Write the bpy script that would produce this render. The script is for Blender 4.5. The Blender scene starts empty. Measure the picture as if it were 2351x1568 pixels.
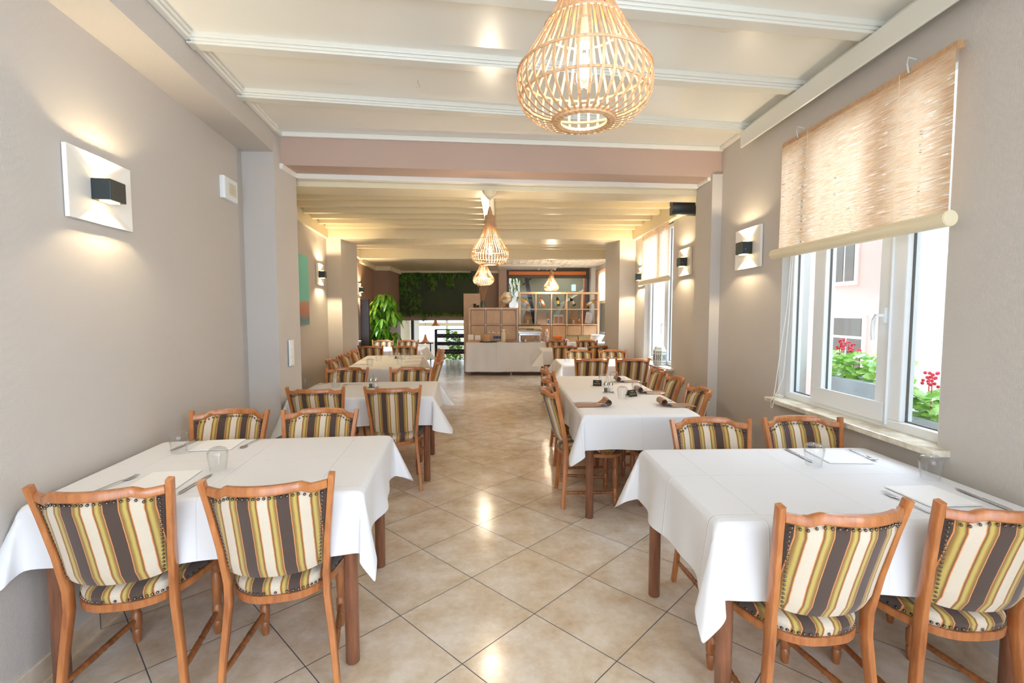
import bpy, math, random
from math import sin, cos, pi, radians, sqrt
from mathutils import Vector, Matrix
random.seed(7)
sc = bpy.context.scene
COL = sc.collection
# ------------------------------------------------------------------ camera
F, CX, CY, HC = 1100.0, 1175.5, 784.0, 1.45
pitch = math.atan((CY - 715) / F)
yaw = math.atan((CX - 1150) / F * cos(pitch))
cd = bpy.data.cameras.new('camera'); cam = bpy.data.objects.new('camera', cd); COL.objects.link(cam)
cam.location = (0, 0, HC); cam.rotation_euler = (pi/2 - pitch, 0, -yaw)
cd.sensor_width = 36; cd.lens = F / 2351 * 36; cd.clip_start = 0.02; cd.clip_end = 200
sc.camera = cam
# ------------------------------------------------------------------ look
vs = sc.view_settings
vs.view_transform = 'Standard'; vs.look = 'None'; vs.gamma = 1; vs.use_curve_mapping = False
vs.exposure = 0.75
# ------------------------------------------------------------------ world and sun
W = bpy.data.worlds.new('sky'); sc.world = W; W.use_nodes = True
bg = W.node_tree.nodes['Background']; bg.inputs[0].default_value = (0.82, 0.93, 1.06, 1); bg.inputs[1].default_value = 1.3
sc.cycles.max_bounces = 10; sc.cycles.diffuse_bounces = 6; sc.cycles.glossy_bounces = 4
sc.cycles.transmission_bounces = 6; sc.cycles.transparent_max_bounces = 16
sc.cycles.caustics_reflective = False; sc.cycles.caustics_refractive = False
sc.cycles.sample_clamp_indirect = 6
def light(name, kind, loc, energy, color=(1, 1, 1), rot=None, to=None, **kw):
    l = bpy.data.lights.new(name, kind); o = bpy.data.objects.new(name, l); COL.objects.link(o)
    o.location = loc; l.energy = energy; l.color = color
    if rot: o.rotation_euler = rot
    if to is not None: o.rotation_euler = (Vector(to) - Vector(loc)).to_track_quat('-Z', 'Y').to_euler()
    for k, v in kw.items(): setattr(l, k, v)
    return o
light('sun', 'SUN', (8, -2, 8), 3.2, (1, 0.95, 0.86), to=(8 - 1.6, -2 + 0.95, 8 - 1.75), angle=0.02)
# daylight lamps outside the visible windows, then added fill lamps out of view
DAY = (0.74, 0.90, 1.14)
light('daylight_or_fill', 'AREA', (3.3, 2.8, 3.3), 62, DAY, to=(0.9, 2.6, 0.6), shape='RECTANGLE', size=1.6, size_y=1.6)
light('daylight_or_fill', 'AREA', (3.5, 6.4, 3.4), 215, DAY, to=(0.9, 6.3, 0.6), shape='RECTANGLE', size=1.6, size_y=1.6)
light('daylight_or_fill', 'AREA', (4.3, 11.7, 3.7), 600, DAY, to=(1.5, 11.5, 0.6), shape='RECTANGLE', size=2.6, size_y=1.8)
light('daylight_or_fill', 'AREA', (-4.4, 9.2, 3.3), 330, DAY, to=(-2.0, 9.2, 0.8), shape='RECTANGLE', size=1.6, size_y=1.6)
light('fill_front', 'AREA', (0.1, -2.4, 1.5), 66, (0.76, 0.90, 1.10), to=(0.1, 3, 1.35), shape='RECTANGLE', size=3.4, size_y=2.5)  # added fill lamp behind the camera; no glazed front is built there
light('daylight_or_fill', 'AREA', (2.3, -0.85, 1.75), 62, DAY, to=(-1.2, 0.6, 1.6), shape='RECTANGLE', size=1.3, size_y=1.6)  # added fill for the left wall, outside the extra unseen window
light('fill_stairwell', 'AREA', (-2.0, 17.3, 2.4), 30, DAY, to=(-2.0, 16.6, 0), shape='RECTANGLE', size=3.0, size_y=3.0)  # added lamp hidden under the lower ceiling, in place of window light
light('fill_back_room', 'AREA', (1.2, 14.6, 2.9), 26, DAY, to=(1.2, 13.9, 0), shape='RECTANGLE', size=2.0, size_y=1.0)  # added hidden lamp that brightens the room behind the glazing

# ------------------------------------------------------------------ materials
def srgb(r, g, b):
    f = lambda c: (c/255/12.92) if c/255 <= 0.04045 else ((c/255 + 0.055)/1.055)**2.4
    return (f(r), f(g), f(b), 1)
class NT:
    def __init__(s, name):
        s.m = bpy.data.materials.new(name); s.m.use_nodes = True; s.t = s.m.node_tree
        s.p = s.t.nodes['Principled BSDF']; s.out = s.t.nodes['Material Output']
    def n(s, typ, **kw):
        x = s.t.nodes.new(typ)
        for k, v in kw.items(): setattr(x, k, v)
        return x
    def l(s, a, b): s.t.links.new(a, b)
    def math(s, op, a, b=None, c=None, clamp=False):
        x = s.n('ShaderNodeMath', operation=op); x.use_clamp = clamp
        for i, v in enumerate((a, b, c)):
            if v is None: continue
            if isinstance(v, (int, float)): x.inputs[i].default_value = v
            else: s.l(v, x.inputs[i])
        return x.outputs[0]
    def co(s, kind='Object'): return s.n('ShaderNodeTexCoord').outputs[kind]
    def xyz(s, v):
        x = s.n('ShaderNodeSeparateXYZ'); s.l(v, x.inputs[0]); return x.outputs
    def mapped(s, v, scale=(1, 1, 1), rot=(0, 0, 0)):
        x = s.n('ShaderNodeMapping'); s.l(v, x.inputs[0]); x.inputs['Scale'].default_value = scale; x.inputs['Rotation'].default_value = rot
        return x.outputs[0]
    def noise(s, v, scale, detail=3, rough=0.5):
        x = s.n('ShaderNodeTexNoise'); s.l(v, x.inputs['Vector']); x.inputs['Scale'].default_value = scale
        x.inputs['Detail'].default_value = detail; x.inputs['Roughness'].default_value = rough; return x.outputs[0]
    def ramp(s, fac, stops, interp='LINEAR'):
        x = s.n('ShaderNodeValToRGB'); s.l(fac, x.inputs[0]); r = x.color_ramp; r.interpolation = interp
        while len(r.elements) < len(stops): r.elements.new(0.5)
        for e, (p, c) in zip(r.elements, stops): e.position = p; e.color = c
        return x.outputs[0]
    def mix(s, fac, a, b):
        x = s.n('ShaderNodeMix', data_type='RGBA')
        if isinstance(fac, (int, float)): x.inputs[0].default_value = fac
        else: s.l(fac, x.inputs[0])
        for i, v in ((6, a), (7, b)):
            if isinstance(v, tuple): x.inputs[i].default_value = v
            else: s.l(v, x.inputs[i])
        return x.outputs[2]
    def bump(s, h, strength, dist=0.01):
        x = s.n('ShaderNodeBump'); s.l(h, x.inputs['Height']); x.inputs['Strength'].default_value = strength
        x.inputs['Distance'].default_value = dist; s.l(x.outputs[0], s.p.inputs['Normal'])
    def base(s, c):
        if isinstance(c, tuple): s.p.inputs['Base Color'].default_value = c
        else: s.l(c, s.p.inputs['Base Color'])
    def set(s, **kw):
        for k, v in kw.items(): s.p.inputs[k.replace('_', ' ')].default_value = v
def plain(name, col, rough=0.5, metal=0, spec=0.5, noise=0.06, nscale=20):
    t = NT(name); t.set(Roughness=rough, Metallic=metal); t.p.inputs['Specular IOR Level'].default_value = spec
    d = tuple(c*(1 - noise*2) for c in col[:3]) + (1,)
    t.base(t.mix(t.noise(t.co(), nscale), d, col)); return t.m
def wallpaper(name, col):
    t = NT(name); c = t.co(); x, y, z = t.xyz(c)
    u = t.math('ADD', x, y)
    a = t.math('SINE', t.math('MULTIPLY', t.math('ADD', u, z), 620))
    b = t.math('SINE', t.math('MULTIPLY', t.math('SUBTRACT', t.math('MULTIPLY', u, 0.55), z), 760))
    h = t.math('ADD', t.math('MULTIPLY', a, b), t.math('MULTIPLY', t.noise(c, 60), 1.2))
    t.base(t.mix(t.noise(c, 2.2), tuple(v*0.95 for v in col[:3]) + (1,), col)); t.bump(h, 0.2, 0.0014); t.set(Roughness=0.55); return t.m
M = {}
M['wall'] = wallpaper('taupe_wallpaper', srgb(198, 192, 185))
M['wallwarm'] = wallpaper('beige_wallpaper', srgb(190, 164, 148))
M['ceiling'] = plain('cream_gloss_paint', srgb(234, 233, 225), 0.24, noise=0.01, nscale=3)
M['trim'] = plain('white_gloss_paint', srgb(236, 233, 224), 0.3, noise=0.01)
M['cream'] = plain('cream_paint', srgb(232, 219, 186), 0.35, noise=0.02)
M['upvc'] = plain('white_plastic', srgb(232, 236, 238), 0.3, noise=0.01)
M['white'] = plain('white_matt', srgb(238, 236, 230), 0.5, noise=0.01)
M['napkin'] = plain('white_paper', srgb(240, 240, 240), 0.8, noise=0.01)
M['board'] = plain('grey_cream_paint', srgb(220, 219, 209), 0.3, noise=0.01)
M['black'] = plain('charcoal_metal', srgb(48, 56, 58), 0.4, noise=0.03)
M['blackm'] = plain('black_paint', srgb(24, 26, 30), 0.4, noise=0.03)
M['steel'] = plain('polished_steel', srgb(205, 205, 205), 0.16, metal=1, noise=0.02)
M['stud'] = plain('antique_nail_metal', srgb(120, 108, 96), 0.3, metal=1, noise=0.1, nscale=300)
M['tin'] = plain('pale_painted_tin', srgb(196, 204, 200), 0.45, noise=0.05)
M['kraft'] = plain('brown_kraft_cloth', srgb(168, 130, 106), 0.8, noise=0.05, nscale=80)
M['orange'] = plain('orange_paint', srgb(226, 132, 62), 0.45)
M['dark_wood'] = plain('dark_brown_panel', srgb(52, 34, 28), 0.35, noise=0.1)
M['pink'] = plain('pink_render', srgb(212, 178, 170), 0.9, noise=0.03, nscale=4)
M['stucco'] = plain('pale_stucco', srgb(196, 194, 186), 0.95, noise=0.08, nscale=8)
M['brick'] = plain('terracotta_paint', srgb(188, 104, 74), 0.7)
M['red'] = plain('red_petals', srgb(226, 60, 78), 0.6)
M['rose'] = plain('pale_pink_wrap', srgb(236, 190, 172), 0.6)
M['blue'] = plain('blue_label', srgb(60, 88, 150), 0.5)
M['teal'] = plain('teal_paint', srgb(120, 206, 192), 0.7)
M['slate'] = plain('slate_frame', srgb(96, 92, 84), 0.5)
M['brownwall'] = wallpaper('brown_wallpaper', srgb(160, 130, 112))
M['paper'] = plain('grey_paper', srgb(198, 184, 172), 0.8)
M['water'] = plain('amber_wine', srgb(216, 168, 60), 0.15, noise=0.02)
M['rosewine'] = plain('rose_wine', srgb(232, 140, 90), 0.15, noise=0.02)
M['darkglass'] = plain('dark_green_bottle', srgb(46, 52, 26), 0.1, noise=0.02)
M['gold'] = plain('gold_foil', srgb(232, 190, 92), 0.3, metal=0.6)
M['soil'] = plain('dark_soil', srgb(70, 50, 40), 0.95)
M['greyplastic'] = plain('grey_planter', srgb(200, 204, 208), 0.6)
def wood(name, c1, c2, rough=0.32, grain=(22, 22, 2.2), band=0.55):
    t = NT(name); c = t.co(); v = t.mapped(c, grain)
    n = t.noise(v, 2.5, 4, 0.6); n2 = t.noise(c, 3.0, 2)
    f = t.math('ADD', t.math('MULTIPLY', n, band), t.math('MULTIPLY', n2, 1 - band))
    t.base(t.ramp(f, [(0.33, c1), (0.66, c2)])); t.set(Roughness=rough); t.p.inputs['Coat Weight'].default_value = 0.25
    t.p.inputs['Coat Roughness'].default_value = 0.2; t.bump(n, 0.08, 0.002); return t.m
M['wood'] = wood('honey_beech', srgb(150, 86, 46), srgb(202, 132, 76))
M['legwood'] = wood('walnut_stained_leg', srgb(92, 54, 38), srgb(148, 96, 68))
M['turned'] = wood('turned_dark_beech', srgb(112, 64, 36), srgb(182, 116, 66))
M['oak'] = wood('pale_oak_veneer', srgb(196, 160, 122), srgb(224, 190, 152), 0.5, (30, 30, 3))
M['oakdoor'] = wood('oak_door_front', srgb(176, 138, 98), srgb(208, 170, 128), 0.5, (60, 60, 2))
M['rattan'] = wood('rattan_cane', srgb(170, 128, 88), srgb(208, 168, 126), 0.5, (40, 40, 8))
M['basket'] = wood('woven_cane', srgb(196, 150, 104), srgb(226, 186, 138), 0.6, (80, 80, 30))
M['copper'] = plain('copper_wire', srgb(222, 140, 66), 0.35, metal=0.4)
def stripes():
    t = NT('striped_velvet'); c = t.co(); x, y, z = t.xyz(c)
    nz = t.noise(t.mapped(c, (1, 1, 1)), 34, 2)
    xx = t.math('ADD', x, t.math('MULTIPLY', t.math('SUBTRACT', nz, 0.5), 0.0022))
    u = t.math('FRACT', t.math('ADD', t.math('DIVIDE', xx, 0.127), 10))
    tt = t.math('MULTIPLY', t.math('ABSOLUTE', t.math('SUBTRACT', u, 0.5)), 2)
    br, org, ol, yl, crm, br2 = srgb(68, 50, 43), srgb(222, 146, 84), srgb(132, 94, 48), srgb(194, 170, 88), srgb(216, 203, 182), srgb(126, 84, 46)
    col = t.ramp(tt, [(0.0, br), (0.296, br), (0.31, org), (0.335, org), (0.35, ol), (0.44, srgb(156, 124, 60)), (0.52, yl), (0.60, yl),
                      (0.68, br2), (0.715, br2), (0.73, org), (0.75, org), (0.765, crm), (1.0, crm)])
    g = t.noise(c, 420, 2)
    t.base(t.mix(t.math('MULTIPLY', g, 0.28), col, (0.12, 0.09, 0.06, 1))); t.set(Roughness=0.9)
    t.p.inputs['Sheen Weight'].default_value = 0.25; t.bump(g, 0.15, 0.002); return t.m
M['stripe'] = stripes()
def cloth():
    t = NT('white_linen'); c = t.co(); x, y, z = t.xyz(c)
    def crease(v, period, off):
        f = t.math('ABSOLUTE', t.math('SUBTRACT', t.math('FRACT', t.math('ADD', t.math('DIVIDE', v, period), 10 + off)), 0.5))
        return t.math('SUBTRACT', 1.0, t.math('MULTIPLY', f, 90, clamp=True), clamp=True)
    cr = t.math('ADD', crease(x, 0.42, 0.5), crease(y, 0.40, 0.45))
    n = t.noise(c, 5.5, 4); wv = t.noise(c, 300, 2)
    h = t.math('ADD', t.math('MULTIPLY', cr, 0.55), t.math('ADD', t.math('MULTIPLY', n, 0.9), t.math('MULTIPLY', wv, 0.03)))
    t.base(srgb(222, 222, 224)); t.set(Roughness=0.75); t.bump(h, 0.35, 0.012)
    t.p.inputs['Sheen Weight'].default_value = 0.1; return t.m
M['cloth'] = cloth()
def floor():
    t = NT('diagonal_stone_tiles'); c = t.co(); x, y, z = t.xyz(c); P = 0.453
    dx = t.math('SUBTRACT', x, 0.159); dy = t.math('SUBTRACT', y, 2.213)
    k = 1/(sqrt(2)*P)
    u = t.math('MULTIPLY', t.math('ADD', dx, dy), k); v = t.math('MULTIPLY', t.math('SUBTRACT', dy, dx), k)
    def d(a): return t.math('SUBTRACT', 0.5, t.math('ABSOLUTE', t.math('SUBTRACT', t.math('FRACT', t.math('ADD', a, 40)), 0.5)))
    m = t.math('MINIMUM', d(u), d(v)); m = t.math('MINIMUM', m, t.math('DIVIDE', t.math('ABSOLUTE', t.math('SUBTRACT', y, 4.735)), P))
    g = t.math('SUBTRACT', 1, t.math('MULTIPLY', t.math('SUBTRACT', m, 0.003), 300, clamp=True), clamp=True)
    fu, fv = t.math('FLOOR', t.math('ADD', u, 40)), t.math('FLOOR', t.math('ADD', v, 40))
    cb = t.n('ShaderNodeCombineXYZ'); t.l(fu, cb.inputs[0]); t.l(fv, cb.inputs[1])
    wn = t.n('ShaderNodeTexWhiteNoise'); t.l(cb.outputs[0], wn.inputs[0])
    off = t.n('ShaderNodeVectorMath', operation='ADD'); t.l(c, off.inputs[0])
    sc_ = t.n('ShaderNodeVectorMath', operation='SCALE'); t.l(wn.outputs['Color'], sc_.inputs[0]); sc_.inputs['Scale'].default_value = 9; t.l(sc_.outputs[0], off.inputs[1])
    n = t.noise(off.outputs[0], 5.5, 5, 0.62); n2 = t.noise(off.outputs[0], 30, 4, 0.7)
    f = t.math('ADD', t.math('MULTIPLY', n, 0.75), t.math('MULTIPLY', n2, 0.25))
    tile = t.ramp(f, [(0.34, srgb(192, 170, 142)), (0.5, srgb(210, 194, 172)), (0.66, srgb(224, 214, 200))])
    t.base(t.mix(g, tile, srgb(74, 78, 84)))
    t.l(t.math('ADD', 0.11, t.math('ADD', t.math('MULTIPLY', n2, 0.14), t.math('MULTIPLY', g, 0.4))), t.p.inputs['Roughness'])
    t.bump(t.math('SUBTRACT', t.math('MULTIPLY', n2, 0.25), g), 0.25, 0.003); return t.m
M['floor'] = floor()
def blindmat():
    t = NT('woven_reed'); c = t.co(); x, y, z = t.xyz(c)
    n = t.noise(t.mapped(c, (1, 3.0, 55)), 3.0, 3, 0.7)
    w = t.math('SINE', t.math('MULTIPLY', z, 800))
    big = t.noise(c, 4.0, 2)
    gap = t.math('GREATER_THAN', t.math('ADD', n, t.math('MULTIPLY', big, 0.10)), 0.665)
    col = t.ramp(n, [(0.35, srgb(222, 180, 140)), (0.6, srgb(246, 222, 190))])
    t.base(col); t.set(Roughness=0.8); t.bump(w, 0.3, 0.002)
    tl = t.n('ShaderNodeBsdfTranslucent'); t.l(col, tl.inputs[0])
    mx = t.n('ShaderNodeMixShader'); mx.inputs[0].default_value = 0.52; t.l(t.p.outputs[0], mx.inputs[1]); t.l(tl.outputs[0], mx.inputs[2])
    tr = t.n('ShaderNodeBsdfTransparent'); m2 = t.n('ShaderNodeMixShader'); t.l(gap, m2.inputs[0]); t.l(mx.outputs[0], m2.inputs[1]); t.l(tr.outputs[0], m2.inputs[2])
    t.l(m2.outputs[0], t.out.inputs[0]); return t.m
M['blind'] = blindmat()
def glass(name, tint=(1, 1, 1, 1), k=1.0):
    t = NT(name); fr = t.n('ShaderNodeLayerWeight'); fr.inputs[0].default_value = 0.5; f5 = t.math('ADD', 0.04, t.math('POWER', fr.outputs['Facing'], 3.5))
    gl = t.n('ShaderNodeBsdfGlossy'); gl.inputs['Roughness'].default_value = 0.02
    tr = t.n('ShaderNodeBsdfTransparent'); tr.inputs[0].default_value = tint
    mx = t.n('ShaderNodeMixShader'); t.l(t.math('MULTIPLY', f5, k, clamp=True), mx.inputs[0]); t.l(tr.outputs[0], mx.inputs[1]); t.l(gl.outputs[0], mx.inputs[2])
    t.l(mx.outputs[0], t.out.inputs[0]); return t.m
M['pane'] = glass('window_glass', (0.98, 0.99, 0.99, 1), 0.25)
M['glass'] = glass('drinking_glass', (0.975, 0.98, 0.98, 1), 0.8)
M['tealglass'] = glass('aqua_glass', (0.62, 0.85, 0.82, 1), 1.4)
def emit(name, col, s):
    t = NT(name); t.base(col); t.p.inputs['Emission Color'].default_value = col; t.p.inputs['Emission Strength'].default_value = s; return t.m
M['bulb'] = emit('lit_bulb', (1, 0.78, 0.45, 1), 14)
M['led'] = emit('lit_led_strip', (1, 0.72, 0.32, 1), 9)
M['exit'] = emit('lit_sign', (0.25, 0.85, 0.85, 1), 1.5)
def leafmat(name, a, b, tr=0.35):
    t = NT(name); c = t.co(); col = t.ramp(t.noise(c, 9, 2), [(0.35, a), (0.65, b)]); t.base(col); t.set(Roughness=0.35)
    tl = t.n('ShaderNodeBsdfTranslucent'); t.l(col, tl.inputs[0]); mx = t.n('ShaderNodeMixShader'); mx.inputs[0].default_value = tr
    t.l(t.p.outputs[0], mx.inputs[1]); t.l(tl.outputs[0], mx.inputs[2]); t.l(mx.outputs[0], t.out.inputs[0]); return t.m
M['leaf'] = leafmat('bright_green_leaf', srgb(70, 140, 34), srgb(150, 196, 66))
M['geranium'] = leafmat('geranium_leaf', srgb(120, 180, 70), srgb(196, 226, 130))
M['fern'] = leafmat('artificial_fern', srgb(60, 116, 40), srgb(150, 186, 84), 0.15)
M['moss'] = plain('dark_green_board', srgb(74, 84, 62), 0.9, noise=0.15, nscale=6)
def painting():
    t = NT('abstract_canvas'); c = t.co(); x, y, z = t.xyz(c)
    a = t.ramp(t.math('ADD', z, t.math('MULTIPLY', t.noise(c, 8), 0.1)), [(0.0, srgb(120, 170, 160)), (0.12, srgb(110, 140, 150)), (0.2, srgb(190, 130, 110)), (0.33, srgb(196, 150, 132)), (0.36, srgb(126, 206, 192)), (1.0, srgb(130, 212, 198))])
    t.base(a); t.set(Roughness=0.7); return t.m
M['painting'] = painting()
def globemat():
    t = NT('antique_globe_print'); c = t.co(); n = t.noise(c, 9, 4, 0.6)
    t.base(t.ramp(n, [(0.54, srgb(232, 228, 212)), (0.57, srgb(206, 152, 82))])); t.set(Roughness=0.3); return t.m
M['globe'] = globemat()
def zig():
    t = NT('zigzag_panel'); c = t.co(); x, y, z = t.xyz(c)
    tri = t.math('MULTIPLY', t.math('ABSOLUTE', t.math('SUBTRACT', t.math('FRACT', t.math('ADD', t.math('DIVIDE', x, 0.12), 20)), 0.5)), 0.09)
    d = t.math('ABSOLUTE', t.math('SUBTRACT', t.math('SUBTRACT', z, tri), -0.022))
    t.base(t.mix(t.math('LESS_THAN', d, 0.005), srgb(34, 34, 40), srgb(170, 150, 140))); return t.m
M['zig'] = zig()

# ------------------------------------------------------------------ mesh helpers
class MB:
    def __init__(s): s.v = []; s.f = []
    def add(s, vs, fs):
        o = len(s.v); s.v += [tuple(v) for v in vs]; s.f += [tuple(i + o for i in f) for f in fs]; return s
    def box(s, c, d, rz=0, R=None):
        x, y, z = d[0]/2, d[1]/2, d[2]/2
        R = R or Matrix.Rotation(rz, 3, 'Z')
        vs = [Vector(c) + R @ Vector((a*x, b*y, e*z)) for a in (-1, 1) for b in (-1, 1) for e in (-1, 1)]
        return s.add(vs, [(0, 1, 3, 2), (4, 6, 7, 5), (0, 4, 5, 1), (2, 3, 7, 6), (0, 2, 6, 4), (1, 5, 7, 3)])
    def b2(s, x0, x1, y0, y1, z0, z1): return s.box(((x0+x1)/2, (y0+y1)/2, (z0+z1)/2), (abs(x1-x0), abs(y1-y0), abs(z1-z0)))
    def prism(s, poly, z0, z1):
        n = len(poly)
        a = sum(poly[i][0]*poly[(i+1) % n][1] - poly[(i+1) % n][0]*poly[i][1] for i in range(n))
        if a < 0: poly = poly[::-1]
        vs = [(x, y, z0) for x, y in poly] + [(x, y, z1) for x, y in poly]
        return s.add(vs, [tuple(range(n))[::-1], tuple(range(n, 2*n))] + [(i, (i+1) % n, n+(i+1) % n, n+i) for i in range(n)])
    def rings(s, rs, cap=True, closed=True):
        n = len(rs[0]); vs = [p for r in rs for p in r]; fs = []
        for i in range(len(rs) - 1):
            for j in range(n if closed else n - 1):
                k = (j+1) % n; fs.append((i*n+j, i*n+k, (i+1)*n+k, (i+1)*n+j))
        if cap and closed: fs += [tuple(range(n))[::-1], tuple((len(rs)-1)*n + j for j in range(n))]
        return s.add(vs, fs)
    def lathe(s, prof, seg=16, c=(0, 0, 0), cap=True):
        return s.rings([[(c[0] + r*cos(2*pi*j/seg), c[1] + r*sin(2*pi*j/seg), c[2] + z) for j in range(seg)] for z, r in prof], cap)
    def sweep(s, pts, rad, seg=8, up=(0, 0, 1), cap=True, closed=False):
        pts = [Vector(p) for p in pts]; rs = []; n = len(pts)
        for i, p in enumerate(pts):
            a = pts[(i-1) % n] if closed else pts[max(i-1, 0)]; b = pts[(i+1) % n] if closed else pts[min(i+1, n-1)]
            t = (b - a).normalized(); u = Vector(up)
            if abs(t.dot(u)) > 0.95: u = Vector((0, 1, 0))
            x = t.cross(u).normalized(); y = x.cross(t).normalized()
            r = rad[i] if isinstance(rad, list) else rad
            if isinstance(r, tuple):
                rs.append([p + x*(r[0]*a_) + y*(r[1]*b_) for a_, b_ in ((-1, -.8), (-.8, -1), (.8, -1), (1, -.8), (1, .8), (.8, 1), (-.8, 1), (-1, .8))])
            else: rs.append([p + x*(r*cos(2*pi*j/seg)) + y*(r*sin(2*pi*j/seg)) for j in range(seg)])
        if closed: rs.append(rs[0]); cap = False
        return s.rings(rs, cap)
    def ring(s, c, R, r, n=32, seg=6, flat=1.0):
        return s.sweep([(c[0] + R*cos(2*pi*i/n), c[1] + R*sin(2*pi*i/n), c[2]) for i in range(n)], (r, r*flat) if flat != 1 else r, seg, closed=True)
    def sphere(s, c, r, seg=12, rings=8, sq=1.0):
        pr = [(-r*cos(pi*i/rings)*sq, max(r*sin(pi*i/rings), 1e-4)) for i in range(rings+1)]
        return s.lathe(pr, seg, c)
    def xf(s, mat):
        s.v = [tuple(mat @ Vector(v)) for v in s.v]; return s
    def build(s, name, mat, parent=None, smooth=False, loc=None, bevel=0, label=None):
        me = bpy.data.meshes.new(name); me.from_pydata(s.v, [], s.f); me.update()
        me.materials.append(mat if not isinstance(mat, str) else M[mat])
        if smooth:
            for p in me.polygons: p.use_smooth = True
        o = bpy.data.objects.new(name, me); COL.objects.link(o)
        if smooth: me.set_sharp_from_angle(angle=radians(40))
        if parent: o.parent = parent
        if loc: o.location = loc
        if bevel:
            b = o.modifiers.new('bevel', 'BEVEL'); b.width = bevel; b.segments = 2; b.limit_method = 'ANGLE'
        if label: o['label'] = label
        return o
def thing(name, label, cat, loc=(0, 0, 0), rz=0, group=None):
    o = bpy.data.objects.new(name, None); COL.objects.link(o); o.location = loc; o.rotation_euler = (0, 0, rz); o.empty_display_size = 0.05
    o['label'] = label; o['category'] = cat
    if group: o['group'] = group
    return o
def tag(o, label, cat, group=None, kind=None):
    o['label'] = label; o['category'] = cat
    if group: o['group'] = group
    if kind: o['kind'] = kind
    return o
def struct(o): o['kind'] = 'structure'; return o
def dup(root, loc, rz=0, label=None, group=None):
    r = root.copy(); COL.objects.link(r); r.location = loc; r.rotation_euler = (0, 0, rz)
    if label: r['label'] = label
    if group: r['group'] = group
    def kids(a, b):
        for ch in list(a.children):
            c = ch.copy(); COL.objects.link(c); c.parent = b; kids(ch, c)
    kids(root, r); return r

# ================================================================== THE ROOM
LX = lambda y, off=0: -1.599 - 0.113*y + off      # face of the left wall, near room
LX2 = lambda y, off=0: -1.805 - 0.113*y + off     # face of the left wall behind the first pier
struct(MB().b2(-4.5, 4.2, -3.2, 14.4, -0.2, 0).build('floor', 'floor'))
def wl(y0, y1, z0, z1, f=LX): return ([(f(y0), y0), (f(y1), y1), (f(y1) - 0.3, y1), (f(y0) - 0.3, y0)], z0, z1)
struct(MB().prism(*wl(-3, 4.1, 0, 2.95)).build('wall_left', 'wall'))
w = MB(); w.prism(*wl(4.1, 8.55, 0, 2.95, LX2)); w.prism(*wl(8.55, 9.85, 0, .85, LX2)); w.prism(*wl(8.55, 9.85, 2.42, 2.95, LX2))
struct(w.build('wall_left', 'wall'))
struct(MB().prism(*wl(9.85, 14.4, 0, 2.8, LX2)).build('wall_left', 'brownwall'))
struct(MB().prism([(LX(-3), -3), (LX(3.9), 3.9), (LX(3.9, 0.25), 3.9), (LX(-3, 0.25), -3)], 2.705, 2.9).build('wall_left_bulkhead', 'wall'))
struct(MB().prism([(LX(3.9) - 0.02, 3.9), (-1.79, 3.9), (-1.775, 4.28), (LX2(4.28) - 0.02, 4.28), (LX2(4.0), 4.0)], 0, 2.9).build('wall_left_pier', 'wall'))
struct(MB().prism([(LX2(7.38) - 0.02, 7.38), (-2.42, 7.38), (-2.51, 8.5), (LX2(8.5) - 0.02, 8.5)], 0, 2.75).build('wall_left_pier', 'wall'))
struct(MB().prism([(LX2(12.05) - 0.02, 12.05), (-2.81, 12.05), (-2.80, 13.45), (LX2(13.45) - 0.02, 13.45)], 0, 2.6).build('wall_left_pier', 'brownwall'))
# right wall with its windows
XR, XR2, XR3 = 1.96, 2.07, 2.60
def wb(w, X, y0, y1, z0, z1): w.b2(X, X + 0.2, y0, y1, z0, z1)
w = MB()
for a in ((-3, -1.5, 0, 2.95), (-1.5, -.2, 0, .82), (-1.5, -.2, 2.6, 2.95), (-.2, 2.075, 0, 2.95), (2.075, 3.32, 0, 0.82), (2.075, 3.32, 2.6, 2.95), (3.32, 4.45, 0, 2.95)): wb(w, XR, *a)  # the opening behind the camera is added for its light
struct(w.build('wall_right', 'wall'))
w = MB()
for a in ((4.45, 5.76, 0, 2.95), (5.76, 6.88, 0, 0.755), (5.76, 6.88, 2.56, 2.95), (6.88, 8.45, 0, 2.95)): wb(w, XR2, *a)
struct(w.build('wall_right', 'wall'))
struct(MB().b2(1.87, 2.08, 4.27, 4.62, 0, 2.66).build('wall_right_pier', 'wall'))
struct(MB().prism([(2.08, 7.38), (1.825, 7.38), (1.84, 8.45), (2.08, 8.45)], 0, 2.75).build('wall_right_pier', 'wall'))
w = MB(); w.b2(2.05, 2.62, 8.45, 8.6, 0, 2.75)
for a in ((8.6, 10.4, 0, 2.75), (10.4, 13.0, 0, .85), (10.4, 13.0, 2.55, 2.75), (13.0, 15, 0, 2.75)): wb(w, XR3, *a)
struct(w.build('wall_right', 'white'))
# header between the two rooms
hd = [(-1.80, 4.02), (2.0, 4.30)]
def strip(p, q, w0, w1):   # rectangle along p-q between offsets w0, w1 (away from the camera)
    d = Vector((q[0]-p[0], q[1]-p[1])).normalized(); n = Vector((-d.y, d.x))
    P, Q = Vector(p), Vector(q)
    return [tuple(P + n*w0), tuple(Q + n*w0), tuple(Q + n*w1), tuple(P + n*w1)]
struct(MB().prism(strip(*hd, 0, 0.28), 2.64, 2.9).build('wall_header', 'wallwarm'))
tr = 0
def trim(mb, mat='trim', bevel=0.006):
    global tr; tr += 1
    return struct(mb.build('trim_%d' % tr, mat, bevel=bevel))
trim(MB().prism(strip((-1.79, 4.02), (1.96, 4.30), -0.03, 0), 2.86, 2.9))
trim(MB().prism(strip((-1.78, 4.02), (1.87, 4.29), 0.24, 0.31), 2.60, 2.645))
trim(MB().prism([(-1.79, 3.99), (-1.79, 4.3), (-1.76, 4.3), (-1.76, 3.99)], 2.60, 2.645))
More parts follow.
